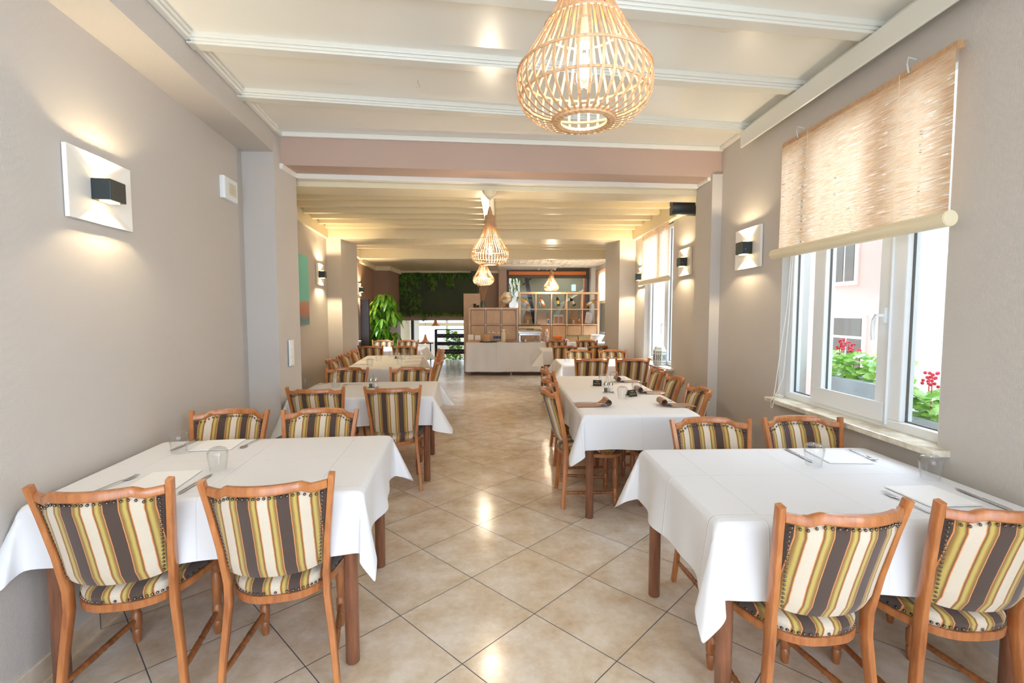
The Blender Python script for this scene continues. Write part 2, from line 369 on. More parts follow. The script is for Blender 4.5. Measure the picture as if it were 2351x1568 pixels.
trim(MB().prism([(1.84, 4.3), (1.84, 4.6), (1.87, 4.6), (1.87, 4.3)], 2.61, 2.65))
trim(MB().prism(strip((-2.0, 4.34), (2.06, 4.62), 0.0, 0.30), 2.555, 2.76), 'cream')
# ceiling of the near room with beams
struct(MB().b2(-2.3, 2.3, -3, 4.5, 2.9, 3.0).build('ceiling', 'ceiling'))
def beam(p, q):
    mb = MB()
    for w0, w1, z in ((0, 0.125, 2.875), (0.012, 0.113, 2.862), (0.022, 0.10, 2.85)): mb.prism(strip(p, q, w0, w1), z, 2.905)
    trim(mb, 'board', 0.004)
beam((-1.62, 2.01 - .02), (1.93, 2.45)); beam((-1.64, 2.61), (1.93, 3.07)); beam((-1.72, 3.24), (1.93, 3.745)); beam((-1.6, 1.38), (1.93, 1.83)); beam((-1.6, 0.7), (1.93, 1.2))
trim(MB().prism([(LX(-3, 0.25), -3), (LX(3.9, 0.25), 3.9), (LX(3.9, 0.285), 3.9), (LX(-3, 0.285), -3)], 2.862, 2.9))
trim(MB().prism([(LX(-3, 0.285), -3), (LX(3.9, 0.285), 3.9), (LX(3.9, 0.3), 3.9), (LX(-3, 0.3), -3)], 2.88, 2.9))
trim(MB().prism([(-1.79, 3.9), (-1.79, 4.0), (-1.755, 4.0), (-1.755, 3.9)], 2.862, 2.9))
trim(MB().b2(1.925, 1.96, -3, 4.28, 2.865, 2.9))
trim(MB().b2(1.86, 1.875, -3, 3.77, 2.715, 2.84), 'board'); trim(MB().b2(1.875, 1.96, -3, 3.77, 2.83, 2.84), 'board')
# ceiling of the second room: joists between a long beam and wall boards
struct(MB().b2(-3.0, 2.7, 4.4, 10.0, 2.75, 2.85).build('ceiling', 'cream'))
for k in range(6):
    y = 5.33 + 0.362*k
    for x0, x1 in ((LX2(y) + 0.05, -0.21), (-0.07, 2.0)): trim(MB().b2(x0, x1, y, y + 0.08, 2.668, 2.755), 'cream', 0.005)
trim(MB().b2(-0.21, -0.07, 4.95, 7.32, 2.62, 2.76), 'cream')
trim(MB().b2(-2.64, 2.07, 7.31, 7.9, 2.54, 2.76), 'cream', 0.012)
for k in range(4): trim(MB().b2(-2.85, 2.6, 8.18 + 0.44*k, 8.26 + 0.44*k, 2.68, 2.755), 'cream', 0.005)
trim(MB().b2(-2.95, 2.6, 9.96, 10.12, 2.53, 2.78), 'cream', 0.012)
trim(MB().prism([(LX2(4.28), 4.28), (LX2(7.32), 7.32), (LX2(7.32, 0.05), 7.32), (LX2(4.28, 0.05), 4.28)], 2.54, 2.70), 'cream')
trim(MB().b2(2.0, 2.07, 4.62, 7.34, 2.53, 2.75), 'cream')
trim(MB().prism([(LX2(8.5), 8.5), (LX2(9.96), 9.96), (LX2(9.96, 0.05), 9.96), (LX2(8.5, 0.05), 8.5)], 2.54, 2.70), 'cream')
# third room
struct(MB().b2(-3.5, -0.06, 10.12, 13.65, 2.57, 2.86).build('ceiling', 'cream'))
struct(MB().b2(-0.06, 2.8, 10.12, 13.65, 2.66, 2.86).build('ceiling', 'cream'))
trim(MB().prism([(LX2(10.12), 10.12), (LX2(12.05), 12.05), (-2.81, 12.05), (-2.80, 13.45), (-2.73, 13.45), (-2.74, 11.99), (LX2(11.99, .07), 11.99), (LX2(10.12, .07), 10.12)], 2.46, 2.57), 'cream')
trim(MB().b2(-2.78, -0.06, 13.37, 13.45, 2.51, 2.57), 'cream')
g = MB()
for k in range(9): g.b2(0.1, 2.58, 10.3 + 0.33*k, 10.34 + 0.33*k, 2.635, 2.66)
for k in range(15): g.b2(0.1 + 0.17*k, 0.13 + 0.17*k, 10.2, 13.3, 2.64, 2.66)
trim(g, 'white', 0)
struct(MB().b2(-3.4, -0.62, 13.45, 13.65, 1.20, 2.57).build('wall_back', 'wallwarm'))
struct(MB().b2(-0.64, -0.06, 13.45, 13.65, 0, 2.57).build('wall_back', 'brownwall'))
struct(MB().b2(-0.06, 0.16, 13.3, 13.65, 0, 2.66).build('wall_back_pier', 'wallwarm'))
struct(MB().b2(2.48, 2.6, 13.2, 13.65, 0, 2.66).build('wall_back', 'white'))
# glazed front at the back with a slate frame
wd = thing('window_4', 'wide glazed wall with a dark slate frame behind the tall shelf', 'window', (0, 13.5, 0)); del wd['category']; struct(wd)
f = MB(); f.b2(0.16, 2.5, -.05, .05, 2.38, 2.66); f.b2(0.16, 0.23, -.05, .05, 0, 2.4); f.b2(2.4, 2.5, -.05, .05, 0, 2.4); f.b2(0.16, 2.5, -.05, .05, 0, .3)
f.build('window_frame', 'slate', wd); MB().b2(0.2, 2.42, -.008, .008, .3, 2.4).build('pane', 'pane', wd)
MB().b2(0.22, 2.36, -.18, -.06, 2.46, 2.555).build('shade_box', 'orange', wd)
# baseboards
struct(MB().prism([(LX(-3), -3), (LX(3.9), 3.9), (LX(3.9, .012), 3.9), (LX(-3, .012), -3)], 0, 0.085).build('baseboard_left', 'floor'))
struct(MB().prism([(LX2(4.28), 4.28), (LX2(7.38), 7.38), (LX2(7.38, .012), 7.38), (LX2(4.28, .012), 4.28)], 0, 0.085).build('baseboard_left', 'floor'))
struct(MB().b2(1.948, 1.96, -3, 4.27, 0, 0.085).build('baseboard_right', 'floor'))
struct(MB().b2(2.058, 2.07, 4.62, 7.38, 0, 0.085).build('baseboard_right', 'floor'))
# ---- windows on the right
def window(name, y0, y1, z0, z1, mull, handle_y, hz, X=2.05):
    e = bpy.data.objects.new(name, None); COL.objects.link(e); e.location = (X, 0, 0); struct(e)
    f = MB(); d = 0.07
    for a, b in ((y0 - .02, y0 + .05), (y1 - .05, y1 + .02)): f.b2(-.034, .034, a, b, z0 + .001, z1 - .001)
    f.b2(-.035, .035, y0 - .019, y1 + .019, z0, z0 + .05); f.b2(-.035, .035, y0 - .019, y1 + .019, z1 - .05, z1)
    for a, b in mull: f.b2(-.034, .034, a, b, z0 + .049, z1 - .049)
    f.build('window_frame', 'upvc', e, bevel=0.006)
    MB().b2(-.004, .004, y0, y1, z0 + .04, z1 - .04).build('pane', 'pane', e)
    edges = [y0 + .05] + [v for m in sorted(mull) for v in m] + [y1 - .05]
    bead = MB()
    for i in range(0, len(edges), 2):
        a, b = edges[i], edges[i+1]
        for c, d_ in ((a, a + .004), (b - .004, b)): bead.b2(-.006, .006, c, d_, z0 + .05, z1 - .05)
        bead.b2(-.006, .006, a, b, z0 + .05, z0 + .056)
    bead.build('glazing_seal', 'slate', e)
    h = MB().b2(-.05, -.033, handle_y - .015, handle_y + .015, hz - .04, hz + .04).sweep([(-.05, handle_y, hz), (-.085, handle_y, hz), (-.09, handle_y + .01, hz - .03), (-.085, handle_y + .02, hz - .09), (-.08, handle_y + .02, hz - .13)], .009, 8)
    h.build('window_handle', 'upvc', e, smooth=True)
    return e
w1 = window('window_1', 2.09, 3.32, 0.84, 2.6, [(2.35, 2.52), (2.95, 3.055)], 2.47, 1.43)
MB().b2(-.045, .02, 2.43, 2.435, .86, 2.58).b2(-.045, -.03, 2.45, 3.03, .87, .97).build('sash_joint', 'upvc', w1)
w2 = window('window_2', 5.77, 6.87, 0.765, 2.55, [(6.1, 6.23)], 6.165, 1.29, 2.17)
window('added_window', -1.49, -.21, 0.84, 2.6, [(-.9, -.8)], -.85, 1.43)  # added unseen window behind the camera, made to let side light in
window('window_3', 10.42, 12.98, 0.86, 2.54, [(11.6, 11.75)], 11.68, 1.4, 2.70)
e = bpy.data.objects.new('window_5', None); COL.objects.link(e); e.location = (LX2(9.2) - 0.16, 9.2, 0); e.rotation_euler = (0, 0, math.atan(.113)); struct(e)
f = MB(); [f.b2(-.03, .03, a, b, .86, 2.4) for a, b in ((-.66, -.6), (.58, .64), (-.03, .05))]; f.b2(-.03, .03, -.66, .64, .86, .93); f.build('window_frame', 'upvc', e)
MB().b2(-.004, .004, -.62, .62, .9, 2.38).build('pane', 'pane', e)
def marble():
    t = NT('pale_marble'); c = t.co(); t.base(t.ramp(t.noise(c, 14, 5, .65), [(.35, srgb(196, 184, 160)), (.62, srgb(232, 226, 210))])); t.set(Roughness=.25); return t.m
M['marble'] = marble()
struct(MB().b2(1.885, 2.02, 2.012, 3.36, .812, .842).build('window_1_sill', 'marble', bevel=.004))
struct(MB().b2(1.99, 2.14, 5.66, 6.93, .735, .76).build('window_2_sill', 'marble', bevel=.004))
struct(MB().prism([(LX2(8.57, .07), 8.57), (LX2(9.83, .07), 9.83), (LX2(9.83) - .14, 9.83), (LX2(8.57) - .14, 8.57)], .83, .86).build('window_5_sill', 'marble'))

# ---- blinds
def blind(y0, y1, ztop, zroll, label, X=1.90, r=.034, rx=0):
    t = thing('roller_blind', label, 'blind', (X, (y0+y1)/2, zroll), group='woven reed blinds')
    L = (y1 - y0)/2; n = 24; rs = MB()
    vs = []; 
    for i in range(n+1):
        y = -L + 2*L*i/n
        for j in range(9):
            z = (ztop - zroll)*j/8
            vs.append((.002*sin(9*y + j*.5) - .004, y, z))
    rs.add(vs, [(i*9+j, (i+1)*9+j, (i+1)*9+j+1, i*9+j+1) for i in range(n) for j in range(8)])
    rs.build('reed_panel', 'blind', t, smooth=True)
    rl = MB(); rl.lathe([(-L - .03, r), (L + .03, r)], 18); rl.xf(Matrix.Rotation(-pi/2, 4, 'X')); rl.xf(Matrix.Translation((-.02, 0, -.01))).build('rolled_end', 'cream', t, smooth=True)
    MB().b2(-.002, .03, -L, L, ztop - zroll - .01, ztop - zroll + .02).build('head_rail', 'rattan', t)
    for yy in (-L*.55, L*.55): MB().sweep([(-.012, yy, ztop - zroll + .01), (-.012, yy, .0), (-.055, yy, -.03), (-.02, yy, -.05)], .0011, 5).build('lift_cord', 'cream', t)
    for yy in (-L*.62, L*.72): MB().sweep([(.03, yy, ztop - zroll + .06), (-.01, yy, ztop - zroll + .07), (-.015, yy, ztop - zroll + .04), (-.005, yy, ztop - zroll + .0)], .004, 6).build('hook', 'tin', t)
    for yy in (-L - .031, L + .031): MB().lathe([(-.002, r*.92), (.002, r*.92)], 18).xf(Matrix.Translation((-.02, yy, -.01)) @ Matrix.Rotation(pi/2, 4, 'X')).build('end_cap', 'cream', t, smooth=True)
    return t
blind(2.02, 3.26, 2.555, 1.85, 'large woven reed blind half rolled up over the nearest right window')
blind(5.77, 6.88, 2.56, 1.86, 'smaller reed blind over the far right window with the pale lantern', X=2.02)
blind(10.45, 12.9, 2.52, 1.70, 'peach reed blind beyond the far right pier beside the tall shelf', X=2.55)
bl = thing('roller_blind', 'narrow pale blind over the left window before the green plant', 'blind', (LX2(9.2, .03), 9.2, 1.76), math.atan(.113), 'woven reed blinds')
MB().b2(-.004, .004, -.6, .6, 0, .66).build('reed_panel', 'blind', bl)
q = MB().lathe([(-.62, .035), (.62, .035)], 14).xf(Matrix.Rotation(-pi/2, 4, 'X')); q.build('rolled_end', 'cream', bl, smooth=True)
# pull cord hanging and knotted on the sill
cd_ = MB(); cd_.sweep([(1.93, 3.17, 1.83), (1.935, 3.2, 1.5), (1.93, 3.26, 1.15), (1.915, 3.28, .9), (1.90, 3.27, .86)], .0025, 6)
cd_.sweep([(1.935, 3.16, 1.83), (1.94, 3.19, 1.4), (1.935, 3.22, 1.0), (1.90, 3.25, .86)], .0025, 6)
for k in range(6):
    a = k*1.05; cd_.sweep([(1.91 + .0*i, 3.22 + .05*cos(a + i*.7)*(1 if i % 3 else .3), .862 + .02*sin(i*1.1 + k)**2 + (.0)) for i in range(8)], .003, 6)
cd_.sweep([(1.895, 3.25, .86), (1.878, 3.26, .83), (1.872, 3.25, .79), (1.874, 3.235, .785), (1.878, 3.23, .82), (1.895, 3.24, .86)], .003, 6)
tag(cd_.build('pull_cord', 'white', smooth=True), 'white blind cord knotted in a tangle at the far end of the marble sill', 'cord')

# ================================================================== CHAIRS
POST = [(.207, -.205, 0), (.190, -.190, .2), (.171, -.178, .38), (.171, -.180, .46), (.182, -.205, .6), (.199, -.236, .75), (.213, -.264, .868)]
def post_at(z):
    for a, b in zip(POST, POST[1:]):
        if z <= b[2]:
            k = (z - a[2])/(b[2] - a[2]); return (a[0] + (b[0]-a[0])*k, a[1] + (b[1]-a[1])*k)
    return POST[-1][:2]
def back_pt(s, z, dy=0):   # s in -1..1 across the back
    px, py = post_at(z); hw = px - .012
    return Vector((s*hw, py - (.046 + .10*(z - .46))*(1 - s*s) + dy, z))
def seat_outline(n=40, g=0):
    out = []
    for i in range(n):
        a = 2*pi*i/n; c, s_ = cos(a), sin(a); e = .62
        y = .015 + (.222 + g)*math.copysign(abs(s_)**e, s_); x = math.copysign(abs(c)**e, c)
        hw = .158 + .086*(y + .2)/.43 + g
        out.append((x*hw, y + (.012*(1 - (x)**2) if s_ > 0 else -.012*(1 - x*x))))
    return out
def stud(mb, c, n, r=.0058):
    n = Vector(n).normalized(); u = n.orthogonal().normalized(); v = n.cross(u); c = Vector(c)
    a = [c + (u*cos(k*pi/3) + v*sin(k*pi/3))*r for k in range(6)]; b = [c + (u*cos(k*pi/3) + v*sin(k*pi/3))*r*.6 + n*r*.55 for k in range(6)]
    mb.add(a + b + [c + n*r*.75], [(k, (k+1) % 6, 6+(k+1) % 6, 6+k) for k in range(6)] + [(6+k, 6+(k+1) % 6, 12) for k in range(6)])
def rail_z(s):   # top line of the crest rail with its shoulders
    a = abs(s); t = min(max((a - .60)/.16, 0), 1); t = t*t*(3 - 2*t)
    return .863 - .019*t - .003*(1-t)*(a**2)
def make_chair(name, label, group):
    t = thing(name, label, 'chair', group=group)
    for sx in (-1, 1):
        MB().sweep([(sx*x, y, z) for x, y, z in POST], [(.011, .014), (.0115, .016), (.012, .0185), (.012, .0185), (.0115, .016), (.011, .015), (.011, .0145)], up=(0, 1, 0)).build('back_post', 'wood', t, smooth=True)
    # crest rail
    rs = []; n = 30
    for i in range(n+1):
        s = -1 + 2*i/n; top = rail_z(s); bot = top - .029 - .004*(1 - s*s); z0 = (top + bot)/2
        c = back_pt(s, z0); hy = .0135; hz = (top - bot)/2
        rs.append([(c.x, c.y + hy*a, z0 + hz*b) for a, b in ((-1, -.75), (-.7, -1), (.7, -1), (1, -.75), (1, .6), (.6, 1), (-.6, 1), (-1, .6))])
    MB().rings(rs).build('top_rail', 'wood', t, smooth=True)
    # upholstered back
    nx, nz = 18, 8; fr, bk = [], []
    for i in range(nx+1):
        s = -1 + 2*i/nx; zt = rail_z(s) - .032; zb = .490 + .016*abs(s)**5 
        for j in range(nz+1):
            k = j/nz; z = zb + (zt - zb)*k; edge = min(1, (1 - abs(s))*7)*min(1, k*8)*min(1, (1-k)*8); edge = sqrt(max(edge, 0))
            fr.append(back_pt(s, z, .004 + .016*edge)); bk.append(back_pt(s, z, -.004 - .012*edge))
    N = nz + 1; fs = []; o = (nx+1)*N
    for i in range(nx):
        for j in range(nz):
            a = i*N + j; fs.append((a, a+1, a+N+1, a+N)); fs.append((o+a, o+a+N, o+a+N+1, o+a+1))
    for i in range(nx): fs.append((i*N, (i+1)*N, o+(i+1)*N, o+i*N)); fs.append((i*N+nz, o+i*N+nz, o+(i+1)*N+nz, (i+1)*N+nz))
    for j in range(nz): fs.append((j, o+j, o+j+1, j+1)); a = nx*N; fs.append((a+j, a+j+1, o+a+j+1, o+a+j))
    MB().add(fr + bk, fs).build('backrest', 'stripe', t, smooth=True)
    st = MB()
    for side, dy in ((-1, -.0085), (1, .0085)):
        for i in range(22):
            s = -.93 + 1.86*i/21; stud(st, back_pt(s, rail_z(s) - .042, dy*1.6), (0, side, .2))
        for sx in (-1, 1):
            for i in range(19): stud(st, back_pt(sx*.935, .515 + .285*i/18, dy*1.1), (0, side, 0))
    so = seat_outline(60, .004)
    for x, y in so: stud(st, (x, y, .421), (x, y, 0), .0056)
    st.build('nail_trim', 'stud', t)['kind'] = 'stuff'
    # seat
    rs = []
    for z, g in ((.408, -.004), (.42, .001), (.438, .004), (.452, -.004), (.461, -.03), (.467, -.09), (.470, -.16)):
        k = 1 + g/.2; rs.append([(x*k, .015 + (y - .015)*k, z) for x, y in seat_outline(40)])
    MB().rings(rs).build('seat', 'stripe', t, smooth=True)
    rs = [[(x, y, z) for x, y in seat_outline(40, g)] for z, g in ((.380, -.002), (.383, .006), (.406, .008), (.410, .004))]
    MB().rings(rs).build('seat_frame', 'wood', t, smooth=True)
    prof = [(0, .011), (.004, .0125), (.03, .0165), (.055, .0185), (.064, .014), (.07, .019), (.078, .0205), (.13, .0205), (.138, .015), (.145, .015), (.17, .0175), (.235, .0215), (.275, .018), (.287, .0135), (.297, .0205), (.31, .0215), (.385, .0215)]
    for sx in (-1, 1):
        l = MB().lathe(prof, 14, (sx*.162, .19, 0)).build('leg', 'turned', t, smooth=True)
    for sx in (-1, 1):
        a, b = Vector((sx*.194, -.19, .115)), Vector((sx*.162, .187, .105)); rr = [.009, .0115, .013, .0105, .0135, .0105, .013, .0115, .009]; kk = [0, .15, .4, .47, .5, .53, .6, .85, 1]
        MB().sweep([a.lerp(b, k) for k in kk], rr, 10).build('stretcher', 'turned', t, smooth=True)
    return t
CH = []
S_ = 'striped chair '
def C(x, y, rdeg, label, group):  # x, y: where the top of the backrest stands; r: turn (0 = faces away from the camera)
    r = radians(rdeg); CH.append((x - .258*sin(r), y + .258*cos(r), r, S_ + label, group))
gl1, gr1 = 'chairs at the nearest left table', 'chairs at the nearest right table'
C(-1.368, 1.64, 9, 'at near left, closest to the wall, seen from behind', gl1)
C(-.822, 1.68, 10, 'at near left, its right post by the aisle, seen from behind', gl1)
C(-1.60, 2.83, 184, 'beyond the nearest left table, closest to the wall', gl1)
C(-1.075, 2.84, 183, 'beyond the nearest left table, on the aisle side', gl1)
C(1.05, 1.41, 5, 'at near right, nearer the aisle, seen from behind', gr1)
C(1.56, 1.42, 2, 'at near right, cut off by the right edge of the photo', gr1)
C(1.135, 2.535, 181, 'beyond the nearest right table, nearer the aisle', gr1)
C(1.655, 2.56, 180, 'beyond the nearest right table, under the window', gr1)
g = 'chairs at the second left table'
C(-1.43, 3.70, 3, 'at the second left table, near side by the wall pier', g)
C(-.845, 3.74, 7, 'at the second left table, near side by the aisle', g)
C(-1.60, 4.99, 182, 'at the second left table, far side by the wall', g)
C(-.94, 5.00, 181, 'at the second left table, far side by the aisle', g)
g = 'chairs at the long left table'
for k, (x, y) in enumerate([(-2.075, 5.97), (-2.13, 6.6), (-2.20, 7.25)]): C(x, y, -83, 'on the wall side of the long left table, %s' % ('nearest of three', 'middle of three', 'farthest of three')[k], g)
for k, (x, y) in enumerate([(-.80, 5.87), (-.85, 6.37), (-.91, 6.87), (-.96, 7.37)]): C(x, y, 97, 'on the aisle side of the long left table, %s' % ('nearest of four', 'second of four', 'third of four', 'farthest of four')[k], g)
g = 'chairs at the last left table'
C(-2.25, 8.30, 2, 'at the last left table, near side by the wall', g); C(-1.66, 8.29, 1, 'at the last left table, near side by the aisle', g)
C(-2.42, 9.88, 181, 'at the last left table, far side below the green plant', g); C(-1.91, 9.88, 181, 'at the last left table, far side by the aisle', g)
g = 'chairs at the long right table'
for k, (x, y) in enumerate([(.40, 3.64), (.455, 4.20), (.50, 4.86)]): C(x, y, -90 + 2*k, 'on the aisle side of the long right table, %s' % ('nearest of three', 'middle of three', 'farthest of three')[k], g)
for k, (x, y, r) in enumerate([(1.50, 3.60, 86), (1.535, 4.22, 84), (1.58, 4.82, 84)]): C(x, y, r, 'on the window side of the long right table, %s' % ('nearest of three', 'middle of three', 'farthest of three')[k], g)
g = 'chairs at the third right table'
C(1.145, 6.0, 0, 'left of the pair directly behind the long right table', g); C(1.665, 6.0, 0, 'right of the pair directly behind the long right table', g)
C(1.195, 7.27, 180, 'at the third right table, far side, left of the pair', g); C(1.70, 7.25, 180, 'at the third right table, far side, sunlit right one', g)
g = 'chairs at the last right table'
C(1.11, 8.26, 0, 'at the last right table, near side, left of the pair', g); C(1.72, 8.26, 0, 'at the last right table, near side, right of the pair', g)
C(1.12, 9.66, 180, 'at the last right table, far side before the buffet', g); C(1.74, 9.66, 180, 'at the last right table, far side, right of the pair', g)
first = None
for x, y, r, lab, g in CH:
    if first is None:
        first = make_chair('dining_chair', lab, g); first.location = (x, y, 0); first.rotation_euler = (0, 0, r)
    else: dup(first, (x, y, 0), r, lab, g)

# ================================================================== TABLES
TH = .737
def drape(cx, cy, wx, wy, rdeg, hang, label, group=None, ears=(1, 1, 1, 1), flare=(1, 1, 1, 1), seed=0, name='tablecloth', mat='cloth', th=TH):
    """cloth: rectangle wx x wy lying on the table, hanging 'hang' on all sides; ears/flare: corner order (-x-y, +x-y, +x+y, -x+y), sides (-x, +x, -y, +y)"""
    hx, hy = wx/2 + .004, wy/2 + .004; rr = .016; rnd = random.Random(seed)
    ph = [rnd.uniform(0, 6) for _ in range(6)]
    def axis(h):
        o = [h + hang*k/10 for k in range(11)]; m = 26
        return [-v for v in o[::-1]] + [-h + 2*h*k/m for k in range(1, m)] + o
    U, V = axis(hx), axis(hy); vs = []
    def down(t, fl, wave):
        a = rr*pi/2
        if t < a: return rr*sin(t/rr), -rr*(1 - cos(t/rr))
        s = t - a; return rr + s*(.06*fl) + wave*(s/hang), -rr - s*.995
    for u in U:
        for v in V:
            su, sv = max(abs(u) - hx, 0), max(abs(v) - hy, 0); gx, gy = math.copysign(1, u), math.copysign(1, v)
            bx, by = max(-hx, min(hx, u)), max(-hy, min(hy, v))
            if su == 0 and sv == 0: vs.append((u, v, .001*sin(7*u + ph[0])*sin(9*v + ph[1]))); continue
            if su > 0 and sv == 0:
                fl = flare[0 if gx < 0 else 1]; wv = .020*fl*sin(11*v + ph[2 if gx < 0 else 3]) + .010*fl*sin(23*v + ph[4])
                d, z = down(su, fl, wv); vs.append((bx + gx*d, by, z)); continue
            if sv > 0 and su == 0:
                fl = flare[2 if gy < 0 else 3]; wv = .020*fl*sin(10*u + ph[4 if gy < 0 else 5]) + .009*fl*sin(21*u + ph[2])
                d, z = down(sv, fl, wv); vs.append((bx, by + gy*d, z)); continue
            r = sqrt(su*su + sv*sv); phi = math.atan2(sv, su); k = 1 - abs(phi - pi/4)/(pi/4)
            ci = (0 if gy < 0 else 3) if gx < 0 else (1 if gy < 0 else 2); ea = ears[ci]
            fx, fy = flare[0 if gx < 0 else 1], flare[2 if gy < 0 else 3]
            th_ = pi/4*k*.80*ea; lat = (phi - pi/4)/(pi/4)*.0
            off = r*sin(th_); zz = -r*cos(th_)
            wig = .30*ea*r*sin(k*pi)*(1 if phi > pi/4 else -1)
            d0, _ = down(r, fx*(phi < pi/4) + fy*(phi >= pi/4), 0)
            # blend between the two hanging edges through the ear
            wx_ = cos(phi)*cos(phi); dx = d0*wx_*1.0 + off*.707 + (-wig*.707); dy = d0*(1 - wx_) + off*.707 + (wig*.707)
            vs.append((bx + gx*max(dx, 0.002), by + gy*max(dy, 0.002), max(zz, -r*.985) - .002))
    n = len(V)
    fs = [(i*n+j, (i+1)*n+j, (i+1)*n+j+1, i*n+j+1) for i in range(len(U)-1) for j in range(n-1)]
    o = MB().add(vs, fs).build(name, mat, smooth=True)
    for p in o.data.polygons: p.use_smooth = True
    o.location = (cx, cy, th + .008); o.rotation_euler = (0, 0, radians(rdeg))
    s = o.modifiers.new('sub', 'SUBSURF'); s.levels = s.render_levels = 1
    tag(o, label, 'tablecloth', group); return o
def table(cx, cy, wx, wy, rdeg, label, legs=True, th=TH, r=.028):
    t = thing('dining_table', label, 'table', (cx, cy, 0), radians(rdeg), 'dark legged dining tables')
    MB().b2(-wx/2, wx/2, -wy/2, wy/2, th - .025, th).build('tabletop', 'legwood', t)
    MB().b2(-wx/2 + .05, wx/2 - .05, -wy/2 + .05, -wy/2 + .07, th - .09, th - .026).b2(-wx/2 + .05, wx/2 - .05, wy/2 - .07, wy/2 - .05, th - .09, th - .026).build('apron', 'legwood', t)
    for sx in (-1, 1):
        for sy in (-1, 1): MB().lathe([(0, r*.9), (.004, r), (th - .026, r)], 20, (sx*(wx/2 - .05), sy*(wy/2 - .05), 0)).build('leg', 'legwood', t, smooth=True)
    return t
TB = 'dark wooden table with round legs '
CL = 'white tablecloth on the '
table(-1.195, 2.24, 1.19, .85, 5.5, TB + 'at near left beside the taupe wall')
drape(-1.195, 2.24, 1.19, .85, 5.5, .25, CL + 'nearest left table, one corner hanging by the aisle', 'white tablecloths', ears=(.6, .28, .7, .3), flare=(.1, 1, 1, .5), seed=1)
table(1.312, 1.985, 1.155, .84, .5, TB + 'at near right below the window')
drape(1.312, 1.985, 1.155, .84, .5, .27, CL + 'nearest right table, with pressed fold lines below the window', 'white tablecloths', ears=(.4, .2, .2, .6), flare=(1, .05, 1, .5), seed=2)
table(-1.19, 4.38, 1.15, .86, 5, TB + 'second on the left beyond the wall vent')
drape(-1.19, 4.38, 1.15, .86, 5, .25, CL + 'second left table, flared out at the aisle corner', 'white tablecloths', ears=(.7, 1.0, 1.1, .2), flare=(.1, 1.3, 1, .5), seed=3)
table(.965, 4.22, .79, 1.98, 0, TB + 'long and narrow, on the right of the aisle')
drape(.965, 4.22, .79, 1.98, 0, .25, CL + 'long right table set with brown napkin rolls', 'white tablecloths', ears=(.6, .5, .6, .6), flare=(.8, .7, .7, .6), seed=4)
table(-1.60, 6.86, .86, 1.8, 7, TB + 'long, on the left with seven chairs')
drape(-1.60, 6.86, .86, 1.8, 7, .22, CL + 'long left table in the warm light', 'white tablecloths', flare=(.5, .7, .8, .5), seed=5)
table(-1.99, 9.15, 1.04, .85, 1, TB + 'last on the left by the green plant')
drape(-1.99, 9.15, 1.04, .85, 1, .24, CL + 'last left table near the green plant', 'white tablecloths', seed=6)
table(1.38, 6.68, 1.14, .82, 0, TB + 'third on the right beside the lantern window')
drape(1.38, 6.68, 1.14, .82, 0, .24, CL + 'third right table beside the lantern window', 'white tablecloths', ears=(1.2, .8, .5, 1), flare=(1.2, .1, 1, .5), seed=7)
table(1.33, 8.96, 1.14, .8, 0, TB + 'last on the right before the buffet')
drape(1.33, 8.96, 1.14, .8, 0, .26, CL + 'last right table, its corner flared before the buffet', 'white tablecloths', ears=(1.3, .5, .5, 1), flare=(1.3, .5, 1, .5), seed=8)
BT = .742
tb = thing('buffet_table', 'long buffet table on short dark legs before the shelves', 'table', (.33, 11.0, 0))
MB().b2(-1.1, 1.75, -.2, .26, BT - .025, BT).build('tabletop', 'legwood', tb)
for x in (-1.04, -.1, .8, 1.7):
    for y in (-.14, .2): MB().b2(x-.02, x+.02, y-.02, y+.02, 0, BT - .026).build('leg', 'legwood', tb)
# buffet cloth in gathered folds
rs = []
for z, k in ((0, 0), (-.012, .3), (-.2, .5), (-.42, .8), (-.66, 1.0)):
    P = []
    path = [(-1.11, .27), (-1.11, -.21), (1.76, -.21), (1.76, .27)]
    for i in range(3):
        a, b = Vector(path[i]), Vector(path[i+1]); n = 60 if i == 1 else 12; d = (b-a).normalized(); nn = Vector((d.y, -d.x))
        for j in range(n):
            p = a.lerp(b, j/n); s = (p.x*9 + p.y*7); wv = (.022*sin(s*.9) + .016*sin(s*2.3 + 1) + .02*math.exp(-((p.x + .35)/.07)**2))*k
            q = p + nn*(.006 + wv + .02*k); P.append((q.x, q.y, z))
    rs.append(P)
mb = MB().rings(rs, cap=False, closed=False); mb.add([(-1.11, .27, .001), (-1.11, -.21, .001), (1.76, -.21, .001), (1.76, .27, .001)], [(0, 1, 2, 3)])
o = mb.build('tablecloth', 'cloth', smooth=True); o.location = (.33, 11.0, BT + .008); tag(o, 'cream white cloth reaching almost to the floor on the buffet table', 'tablecloth', 'white tablecloths')

